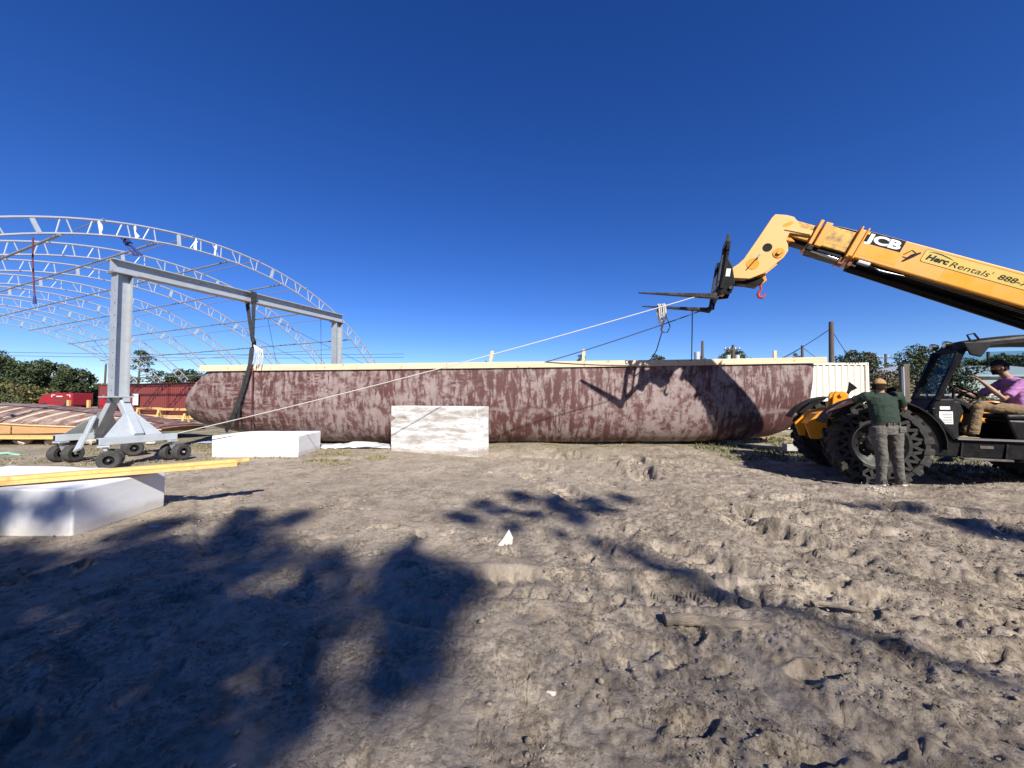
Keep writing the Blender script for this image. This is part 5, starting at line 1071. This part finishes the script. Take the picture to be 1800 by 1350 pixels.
def driver():
    t = thing('person', 'driver in pink shirt, khaki trousers and dark cap seated in the cab', 'person', tw(-1.95,.76,0)); W = lambda u, n, z: tw(u+.13, n, z); n = .72
    hip, waist, chest, neck, hc = W(-2.0,n,1.26), W(-2.0,n,1.36), W(-1.96,n,1.58), W(-1.90,n,1.75), W(-1.80,n,1.92)
    F = (tw(1,0,0)-tw(0,0,0))/TS; N = (tw(0,1,0)-tw(0,0,0))/TS
    b, Pt, blob = head_parts(t, hc, F+V(0,0,-.1), V(0,0,1), SKIN_T, HAIR, NAVY, 1.0)
    b.ell([(neck+V(0,0,-.08),.08,.07,N),(neck,.06,.06,N),(hc+V(0,0,-.04),.055,.055,N)]); b.ell([(hip,.15,.11,N),(waist,.15,.11,N),(chest,.165,.11,N),(neck+V(0,0,-.05),.10,.07,N)])
    arms = []
    for k, e_, h_ in ((1, W(-1.70,n+.24,1.42), W(-1.50,n+.16,1.70)), (-1, W(-1.66,n-.24,1.46), W(-1.36,n-.12,1.56))):
        s_ = W(-1.95,n+k*.19,1.68); arms.append((s_, e_))
        b.ell([(s_,.055,.055,N),(s_.lerp(e_,.6),.047,.047,N),(e_,.042,.042,N),(e_.lerp(h_,.4),.042,.040,N),(h_,.026,.024,N)]); hand(b, h_, (h_-e_)+F*.08, N*(-k)+V(0,0,.6), F*-.3+V(0,0,1), 1.05, .6)
    legs = []
    for k in (1,-1):
        kn = W(-1.50+.03*k,n+k*.13,1.32); an = W(-1.42+.03*k,n+k*.13,.84); hp = W(-1.95,n+k*.09,1.24); legs.append((hp,kn,an))
        b.ell([(hp,.09,.09,N),(kn,.055,.055,N),(an,.04,.04,N)])
    soft(b.build('body', SKIN_T, t, True), .009, 4)
    f = (F+V(0,0,-.1)).normalized(); r_ = f.cross(V(0,0,1)).normalized(); eyes_cap(t, Pt, f, r_, r_.cross(f), NAVY, HAIR, True)
    sh = MB(); sh.ell([(hip+V(0,0,-.02),.185,.145,N),(waist,.185,.15,N),(chest,.195,.14,N),(chest+V(0,0,.1),.19,.115,N),(neck+V(0,0,-.03),.12,.085,N),(neck+V(0,0,.01),.07,.068,N)], 16)
    for s_, e_ in arms: sh.ell([(s_.lerp(chest,.4)+V(0,0,.03),.08,.08,N),(s_,.082,.08,N),(s_.lerp(e_,.6),.068,.066,N),(s_.lerp(e_,.8),.068,.066,N)], 12)
    soft(sh.build('shirt', PINK, t, True), .011, 5, .016)
    pn = MB(); pn.ell([(hip+V(0,0,-.08),.18,.14,N),(hip+V(0,0,.03),.17,.13,N)], 14)
    for hp, kn, an in legs: pn.ell([(hp-F*.06,.10,.105,N),(hp.lerp(kn,.5),.092,.092,N),(kn+V(0,0,.0),.078,.08,N),(kn.lerp(an,.12)+F*.02,.078,.08,N)], 12).ell([(kn+F*.01,.075,.078,N),(kn.lerp(an,.5),.072,.075,N),(an+V(0,0,.02),.07,.078,N)], 12)
    soft(pn.build('trousers', KHAKI, t, True), .011, 4, .02)
    for hp, kn, an in legs: MB().ell([(V(an.x,an.y,.72)-F*.08,.045,.045,N),(V(an.x,an.y,.725)+F*.03,.048,.05,N),(V(an.x,an.y,.705)+F*.13,.046,.03,N),(V(an.x,an.y,.70)+F*.19,.03,.02,N)], 12).build('shoe', mat('tan_boot',(.25,.19,.12),.8), t, True)
driver()
# sneaker seen beyond the machine
c = gp(1664, 812); t = thing('sneaker', 'black and white sneaker on the grass beyond the machine', 'shoe', c)
MB().ell([(c+V(.10,0,.06),.045,.06,(0,1,0)),(c+V(.0,0,.07),.05,.06,(0,1,0)),(c+V(-.12,0,.045),.05,.035,(0,1,0)),(c+V(-.19,0,.03),.035,.02,(0,1,0))],12).build('upper', SHOE, t, True)
MB().ell([(c+V(.12,0,.012),.048,.016,(0,1,0)),(c+V(-.02,0,.012),.052,.016,(0,1,0)),(c+V(-.2,0,.012),.04,.016,(0,1,0))],12).build('sole', WHITE, t, True)
# ------------------------------------------------------------------ ropes
def rope(name, label, pts, r, mt, parts=None):
    o = MB().tube(pts, r, 7).build(name, mt, None, True); return tag(o, label, 'rope')
nearT = cw(.30,.66,-.03)
a = G0+GP*.94+GD*.64+Vector((0,0,.60)); q = nearT
pts = [a.lerp(q, k/30)-Vector((0,0,.10*4*(k/30)*(1-k/30))) for k in range(31)]
rope('white_rope', 'long white rope from the gantry foot up to the near fork', pts+[cw(.12,.66,.0), cw(-.06,.60,.10), cw(-.10,.4,.22)], .0105, ROPE_W)
rope('rope_knot', 'dark knot of rope under the near fork', [nearT+V(.03,0,.04), nearT+V(-.05,.03,-.02), nearT+V(.02,-.04,-.05), nearT+V(.06,.02,.0), nearT+V(-.03,-.02,.04)], .02, ROPE_D)
farT = cw(.20,-.66,-.07); q = V(.55,11.35,2.36)
rope('dark_rope', 'dark rope slanting from the hull deck up to the far fork', [q.lerp(farT, k/20)-V(0,0,.05*4*(k/20)*(1-k/20)) for k in range(21)]+[cw(.0,-.66,-.09), cw(-.06,-.5,.02)], .014, ROPE_D)
hp = cw(.36,-.66,-.07); e = V(hp.x+.10,11.35,2.50)
rope('dark_rope', 'dark line hanging straight from the far fork to the hull', [hp, hp.lerp(V(5.24,11.2,2.5),.3)+V(0,0,-.08), hp.lerp(V(5.24,11.2,2.5),.6)+V(0,0,-.1), V(5.24,11.2,2.5)], .014, ROPE_D)
hc = cw(1.05,-.66,-.02); t = thing('rope_coil', 'bundle of white rope looped over the far fork', 'rope', hc)
for k in range(7):
    s = (k-3)*.022; dr = .34+.10*math.sin(k*2.1); fu = hc+V(s*1.3+.02*math.sin(k*5),s*-.4,.03)
    MB().tube([fu+V(0,-.10,-.10-dr*.6), fu+V(-.015,-.09,-.03), fu+V(0,0,.035), fu+V(.015,.09,-.03), fu+V(.03*math.sin(k),.08,-.5*dr), fu+V(.04*math.cos(k),.03,-dr-.04), fu+V(.0,-.04,-dr), fu+V(0,-.10,-.10-dr*.6)], .014, 6).build('rope_loop', ROPE_W, t, True)
MB().tube([hc+V(.0,.02,-.30),hc+V(.02,0,-.45),hc+V(-.01,.02,-.60),hc+V(.01,.03,-.68)],[.05,.035,.03,.02],8).build('rope_wrap', ROPE_W, t, True)
MB().tube([hc+V(.08,.05,-.1),hc+V(.16,.05,-.3),hc+V(.24,.06,-.52),hc+V(.16,.05,-.66),hc+V(.02,.04,-.66)], .014, 6).build('rope_loop', ROPE_D, t, True)
q = V(3.98,11.25,2.50)
rope('dark_rope', 'knotted blue line from the rope bundle down to the hull rail', [hc+V(.01,.03,-.66), hc.lerp(q,.35)+V(0,0,-.62), hc.lerp(q,.7)+V(0,0,-.35), q], .014, ROPE_D)
# ------------------------------------------------------------------ plastic, scraps, log, stones
def crumple(name, label, poly, mt, hgt, seed, cat='plastic sheet', n=26):
    xs = [p[0] for p in poly]; ys = [p[1] for p in poly]; x0, x1, y0, y1 = min(xs), max(xs), min(ys), max(ys); g = np.linspace(0,1,n); U, Vv = np.meshgrid(g, g)
    x = x0+(x1-x0)*U+.05*vn(U*5,Vv*5,seed); y = y0+(y1-y0)*Vv+.06*vn(U*6,Vv*6,seed+1)
    z = .012+hgt*np.clip(np.sin(math.pi*U)*np.sin(math.pi*Vv),0,1)**.5*(.55+.45*vn(U*4,Vv*3,seed+2))+hgt*.35*np.abs(vn(U*9,Vv*7,seed+3))
    vs = np.column_stack([x.ravel(),y.ravel(),z.ravel()]); i, k = np.meshgrid(np.arange(n-1), np.arange(n-1), indexing='ij')
    o = sheet(name, vs, np.column_stack([(i*n+k).ravel(),(i*n+k+1).ravel(),((i+1)*n+k+1).ravel(),((i+1)*n+k).ravel()]), mt, False); return tag(o, label, cat)
PLAS, pnt, pbs, pL = base('cloudy_plastic'); pbs.inputs['Base Color'].default_value = (.55,.55,.55,1); pbs.inputs['Roughness'].default_value = .25
crumple('plastic_sheet', 'crumpled clear plastic sheet under the hull beside the low foam block', [(-5.6,10.75),(-3.3,11.6)], PLAS, .14, 5)
crumple('plastic_sheet', 'flat white plastic strip on the ground behind the low foam block', [(-9.9,12.0),(-7.2,12.7)], PLAS, .03, 9)
crumple('plastic_sheet', 'small pale plastic sheet under the far end of the hull', [(-9.2,14.6),(-7.6,15.4)], PLAS, .12, 15)
def shard(label, c, pts, th, mt=None, name='foam_scrap'):
    o = MB().prism(pts, lambda a,b_,d: (a,d,b_), 0, th).build(name, mt or SCRAP, None); o.location = c; tag(o, label, 'scrap'); return o
c = gp(886,962); o = shard('white triangular foam scrap standing upright in the sand', (c.x,c.y,-.02), [(-.09,.01),(.075,.0),(.095,.10),(.06,.175),(.0,.10)], .025); o.rotation_euler = (R(-18),0,R(12))
for i, (x, y, s, lab) in enumerate([(268,933,.06,'small white foam chip beside the shaded edge of the big block'),(503,1135,.02,'tiny white chip in the middle of the big shade'),(1078,847,.06,'white foam flake on the sand in front of the hull'),(970,1212,.022,'small white chip on the cracked sand near the bottom'),(405,1345,.02,'tiny white chip at the bottom edge of the shade'),(467,815,.06,'white chip in front of the low foam block'),(861,829,.05,'white chip below the standing foam block')]):
    c = gp(x,y); o = shard(lab, (c.x,c.y,gz(c.x,c.y)+.004), [(-s,0),(s*.9,.0),(s*1.1,s*.35),(.2*s,s*.5),(-.8*s,s*.4)], s*1.2); o.rotation_euler = (R(-60),0,i)
def stick(name, label, p, q, r, mt=BARK, cat='branch', bend=.03, n=14):
    p, q = Vector(p), Vector(q); pts = []; rs = []
    for k in range(n+1):
        f = k/n; pts.append(p.lerp(q,f)+V(0,bend*math.sin(f*5),0)+V(0,0,.004*math.sin(f*11))); rs.append(r*(1-.15*f)*(1+.10*math.sin(k*2.3)+.09*math.sin(k*5.1+1)))
    o = MB().tube(pts, rs, 10).build(name, mt, None, True); return tag(o, label, cat)
LOGM = mat('dusty_log', (.30,.25,.19), .95, 0, (.13,.10,.075), 9, .9, .9, 40, (.4,4,4))
a = gp(1168,1092); b_ = gp(1372,1106); stick('log', 'short sandy log half buried in the foreground', (a.x,a.y,.012), (b_.x,b_.y,.006), .038, LOGM, 'log', .016, 26)
a = gp(1428,1066); b_ = gp(1512,1070); stick('branch', 'curved weathered stick right of the log', (a.x,a.y,.012), (b_.x,b_.y,.006), .018, LOGM, 'branch', .03)
c = gp(1392,792); t = thing('cinder_block', 'grey cinder block on the grass left of the front wheels', 'block', (c.x,c.y,0)); CB = mat('concrete', (.42,.41,.37), .9, 0, (.3,.29,.26), 9, .7, .4, 60)
for lo, hi in (((-.2,-.1,0),(.2,-.07,.19)),((-.2,.07,0),(.2,.1,.19)),((-.2,-.069,0),(-.165,.069,.19)),((-.02,-.069,0),(.02,.069,.19)),((.165,-.069,0),(.2,.069,.19))):
    MB().box(tuple(Vector(lo)+V(c.x,c.y,0)),tuple(Vector(hi)+V(c.x,c.y,0))).build('block_wall', CB, t, bevel=.006)
c = gp(1372,772); o = MB().box((-.9,-.35,0),(.9,.35,.018)).build('plywood_offcut', PLY, None); o.location = (c.x,c.y,.03); o.rotation_euler = (R(3),R(2),R(-20)); tag(o, 'plywood offcut lying on the ground under the right end of the hull', 'plywood')
a = gp(20,801); tag(MB().tube([(a.x-.6,a.y,.03),(a.x-.2,a.y+.1,.05),(a.x,a.y,.04),(a.x+.3,a.y-.05,.02)],.03,8).build('green_hose', mat('green_hose_rubber',(.25,.5,.35),.5), None, True), 'short pale green hose on the dirt at the left edge', 'hose')
c = gp(1548,868); b = MB()
for k in range(40): p = V(c.x+random.gauss(0,.16),c.y+random.gauss(0,.09),0); p.z = gz(p.x,p.y)+.008; s = random.uniform(.004,.013); b.sphere(p, s, 5, 3, (1.3,.8,.4))
tag(b.build('foam_crumbs', WHITE, None), 'white foam crumbs scattered behind the man in green', 'crumbs', None, 'stuff')
# clods, twigs and grass too small to count
def clods():
    n = 30000; x = RNG.uniform(-5,8,n); y = RNG.uniform(1.0,9.5,n)**1.0; keep = (vn(x/.5,y/.5,61)+.5*vn(x/.12,y/.12,62)+.25*sstep(-1,3,x)) > .28; x, y = x[keep], y[keep]
    z = height(x, y, np.full(len(x), .012)); s = RNG.gamma(1.2,.0048,len(x)).clip(.0025,.035); ico = np.array([(0,0,1),(.89,0,.45),(.28,.85,.45),(-.72,.53,.45),(-.72,-.53,.45),(.28,-.85,.45),(0,0,-.6)]); fc = np.array([(0,1,2),(0,2,3),(0,3,4),(0,4,5),(0,5,1),(6,2,1),(6,3,2),(6,4,3),(6,5,4),(6,1,5)])
    vs = (ico[None]*RNG.uniform(.6,1.25,(len(x),7,3)))*s[:,None,None]; vs[:,:,2] *= .75; vs += np.stack([x,y,z+s*.25],1)[:,None,:]
    fs = (fc[None]+7*np.arange(len(x))[:,None,None]).reshape(-1,3); o = sheet('sand_clods', vs.reshape(-1,3), fs, SAND, False); tag(o, 'loose clods and crumbs of sand over the foreground', 'sand', None, 'stuff')
clods()
def grit():
    n = 70000; y = 1.05*(6.5/1.05)**RNG.random(n); x = RNG.uniform(-1.45,1.45,n)*y; k = (vn(x/.33,y/.33,81)+.6*vn(x/.09,y/.09,82)+.3*sstep(-1,2,x)) > .12; x, y = x[k], y[k]
    z = height(x, y, np.full(len(x), .012)); s = (RNG.gamma(1.4,.0011,len(x))*y**.75).clip(.0012,.012); oc = np.array([(1,0,0),(-1,0,0),(0,1,0),(0,-1,0),(0,0,1),(0,0,-.5)],float); fc = np.array([(0,2,4),(2,1,4),(1,3,4),(3,0,4),(2,0,5),(1,2,5),(3,1,5),(0,3,5)])
    vs = oc[None]*RNG.uniform(.55,1.3,(len(x),6,3))*s[:,None,None]; an = RNG.uniform(0,6.28,len(x))[:,None]; vx = vs[:,:,0]*np.cos(an)-vs[:,:,1]*np.sin(an); vy = vs[:,:,0]*np.sin(an)+vs[:,:,1]*np.cos(an); vs[:,:,0] = vx; vs[:,:,1] = vy
    vs += np.stack([x,y,z+s*.3],1)[:,None,:]; o = sheet('sand_grit', vs.reshape(-1,3), (fc[None]+6*np.arange(len(x))[:,None,None]).reshape(-1,3), SAND, False); tag(o, 'coarse grit and crumbs lying on the near sand', 'sand', None, 'stuff')
grit()
GRASSM = leafmat('grass_blade', (.10,.11,.03), (.22,.19,.08), (.30,.24,.12)); GRASSG = leafmat('green_grass_blade', (.05,.075,.02), (.11,.12,.04), (.2,.18,.08))
def grass(name, label, areas, mt, per, hh, clump=.0, wk=1.0):
    P = []
    for (x0,x1,y0,y1,k) in areas:
        x = RNG.uniform(x0,x1,k); y = RNG.uniform(y0,y1,k); keep = (vn(x/.55,y/.55,71)+.4*vn(x/.15,y/.15,72)) > clump; P.append(np.column_stack([x[keep],y[keep]]))
    P = np.vstack(P); n = len(P); z = height(P[:,0], P[:,1], np.full(n,.03)); an = RNG.uniform(0,2*np.pi,n); h = hh*RNG.uniform(.35,1.3,n); w = (.004+.004*RNG.random(n)+.0006*P[:,1])*wk; lean = RNG.normal(0,.6,(n,2))*h[:,None]
    d = np.column_stack([np.cos(an),np.sin(an)])*w[:,None]; bz = np.column_stack([P,z-.005])
    v = np.stack([bz-np.column_stack([d,np.zeros(n)]), bz+np.column_stack([d,np.zeros(n)]), bz+np.column_stack([lean*.54+d*.9,h*.6]), bz+np.column_stack([lean,h])],1).reshape(-1,3)
    o = sheet(name, v, np.arange(4*n).reshape(n,4), mt, False); tag(o, label, 'grass', None, 'stuff')
grass('grass_patch', 'thin green grass around the right end of the hull', [(5.4,12,9.3,14,9000),(8,16,7.4,10,8000)], GRASSG, 1, .09, -.05)
grass('dry_grass', 'thin dry grass between the foam blocks and the hull', [(-12,-3.5,8.2,12,9000),(-5.6,-3.0,8.7,9.8,2500),(-4,5,10.6,12,2500)], GRASSM, 1, .045, .05)
grass('grass_tufts', 'few sparse grass blades in the foreground sand', [(2.0,2.35,2.0,2.25,40),(3.1,3.5,3.3,3.6,30),(4.3,4.7,3.2,3.5,30),(2.9,3.2,1.8,2.0,25),(-4.7,-4.4,5.1,5.35,40),(-4,6,2,7,160)], GRASSM, 1, .06, -9, .14)
# ------------------------------------------------------------------ shade tree behind the camera (its shadow falls over the foreground)
def shade_tree():
    base_p = V(5.0,-12.5,0); t = thing('oak_tree', 'spreading oak behind the viewpoint that shades the foreground sand', 'tree', base_p)
    k = -1/LZ; cl = []
    def sh(gx, gy, r, h, flat=.7): cl.append(((gx-LX*k*h, gy-1.0*k*h, h), (r, r*1.1, r*flat)))
    main = [(-5.6,3.0,.9),(-4.9,3.4,.55),(-4.6,2.5,.75),(-3.9,4.3,.42),(-3.3,4.75,.30),(-2.6,4.65,.30),(-3.4,3.5,.55),(-2.7,3.9,.42),(-3.5,2.6,.6),(-2.2,3.5,.42),(-1.6,3.45,.34),(-2.4,2.75,.55),(-1.5,2.85,.42),(-1.0,3.2,.30),(-.65,2.95,.26),(-.6,2.5,.26),(-1.2,2.2,.42),(-2.1,2.0,.50),(-3.2,1.75,.7),(-4.4,1.6,.8),(-.65,2.0,.22),(-1.25,1.55,.34),(-2.0,1.2,.55),(-.9,1.75,.2),
            (-3.2,.9,.8),(-1.2,.7,.6),(.2,.2,.8),(-2.4,.0,.9),(-.6,-.6,1.0),(-4.6,.5,.9),(1.0,-.9,1.0),(2.2,-1.4,1.1),(-6.6,2.2,1.1),(-7.6,3.4,.9),(-6.2,1.2,1.0),(3.6,-2.4,1.1),(-2.2,-1.6,1.2),(.6,-2.4,1.3),(2.4,-3.4,1.3),(-4.4,-1.2,1.2),(-6.4,4.4,.34),(-5.5,4.42,.30),(-5.0,4.45,.30),(-5.9,4.4,.34),(-7.0,4.4,.4),(-7.6,4.5,.4),(-4.75,4.42,.2),(-.45,3.05,.34),(-.5,2.6,.32),(-.55,2.15,.28),(-.8,2.75,.35),(-.7,3.35,.25),(-1.0,3.6,.3),(-4.2,3.2,.5),(-2.9,3.2,.5),(-3.0,4.3,.35),(-1.9,2.4,.45),(-2.9,2.1,.5)]
    for gx, gy, r in main: sh(gx, gy, r*.98, random.uniform(8.5,12.5))
    for gx, gy, r in [(-5.2,2.6,.8),(-4.2,3.0,.6),(-3.2,3.1,.55),(-2.4,2.6,.6),(-3.6,2.0,.7),(-1.6,2.5,.45),(-2.4,1.7,.6),(-1.5,1.7,.4),(-4.6,1.4,.8),(-3.0,1.0,.8),(-1.4,.9,.6),(-6.2,2.2,.9),(-.2,-.2,.8),(-2.0,-.2,.9),(-4.0,.2,.9),(1.2,-1.2,.9)]: sh(gx, gy, r*.9, random.uniform(3.6,6.0))  # low unseen clumps added to screen sky light from the shaded sand
    for x, y, r in [(800,905,.16),(850,885,.20),(915,872,.22),(975,880,.22),(1040,880,.22),(1100,874,.18),(940,905,.18),(1010,915,.16),(880,895,.18),(1060,895,.18),(830,915,.16),(900,925,.14),(1000,895,.2)]:
        g = gp(x, y); sh(g.x, g.y, r*1.35, 11.0, .6)
    for x, y, r in [(990,940,.16),(1050,955,.18),(1100,965,.17),(1150,995,.17),(1200,1010,.16),(1250,1030,.15),(1300,1048,.14),(1350,1062,.13),(1400,1080,.12),(1460,1100,.10),(1530,1120,.09),(1600,1145,.085),(1680,1172,.075),(1760,1200,.07)]:
        g = gp(x, y); sh(g.x, g.y, max(.085, r*.85), 9.6, .6)
    for x, y, r in [(1500,885,.18),(1550,888,.22),(1610,892,.2),(1660,912,.26),(1720,925,.3),(1770,940,.32),(1810,945,.3),(1700,895,.16)]:
        g = gp(x, y); sh(g.x, g.y, r*.9, 9.5, .6)
    v, f = leaves(clump_pts(cl, 1300, .1), .19); attach(sheet('crown', v, f, LEAF_D, False), t)
    b = MB(); fork = base_p+V(-.2,.3,4.2); b.tube([base_p+V(0,0,-.2), base_p+V(.05,.05,1.6), fork], [.5,.38,.34], 12)
    hubs = [V(.2,-5.6,4.6), V(-.2,-11.2,7.6), V(2.6,-11.6,7.4), V(5.2,-11.6,7.2), V(2.6,-14.2,8.0), V(8.4,-11.8,7.0)]
    for h_ in hubs: b.tube([fork-V(0,0,.3), fork.lerp(h_,.5)+V(0,0,.4), h_], [.24,.17,.11], 9)
    for c, r in cl:
        c = Vector(c); h_ = min(hubs, key=lambda q: (q-c).length); b.tube([h_, h_.lerp(c,.5)+V(0,0,.12), c], [.035,.02,.01], 5)
    b.build('trunk', BARK, t, True)
shade_tree()
for i, (x, y, h, w, lab) in enumerate([(-14,-24,12,13,'broad dark oak added far behind the viewpoint on the left to block sky'),(0,-27,14,15,'tallest dark oak added far behind the viewpoint to block sky'),(15,-26,12.5,14,'broad dark oak added far behind the viewpoint on the right to block sky'),(28,-20,11,12,'unseen dark oak added behind the rear of the machine to block sky'),(-27,-16,10,12,'unseen dark oak added behind the left end of the yard to block sky')]):
    tree('oak_tree', lab, 'tree', (x,y), h, w, LEAF_D, 26, per=70, leaf=.9, low=.12, trunk_r=.4, group=None)  # unseen trees added to cut sky light and deepen the foreground shade
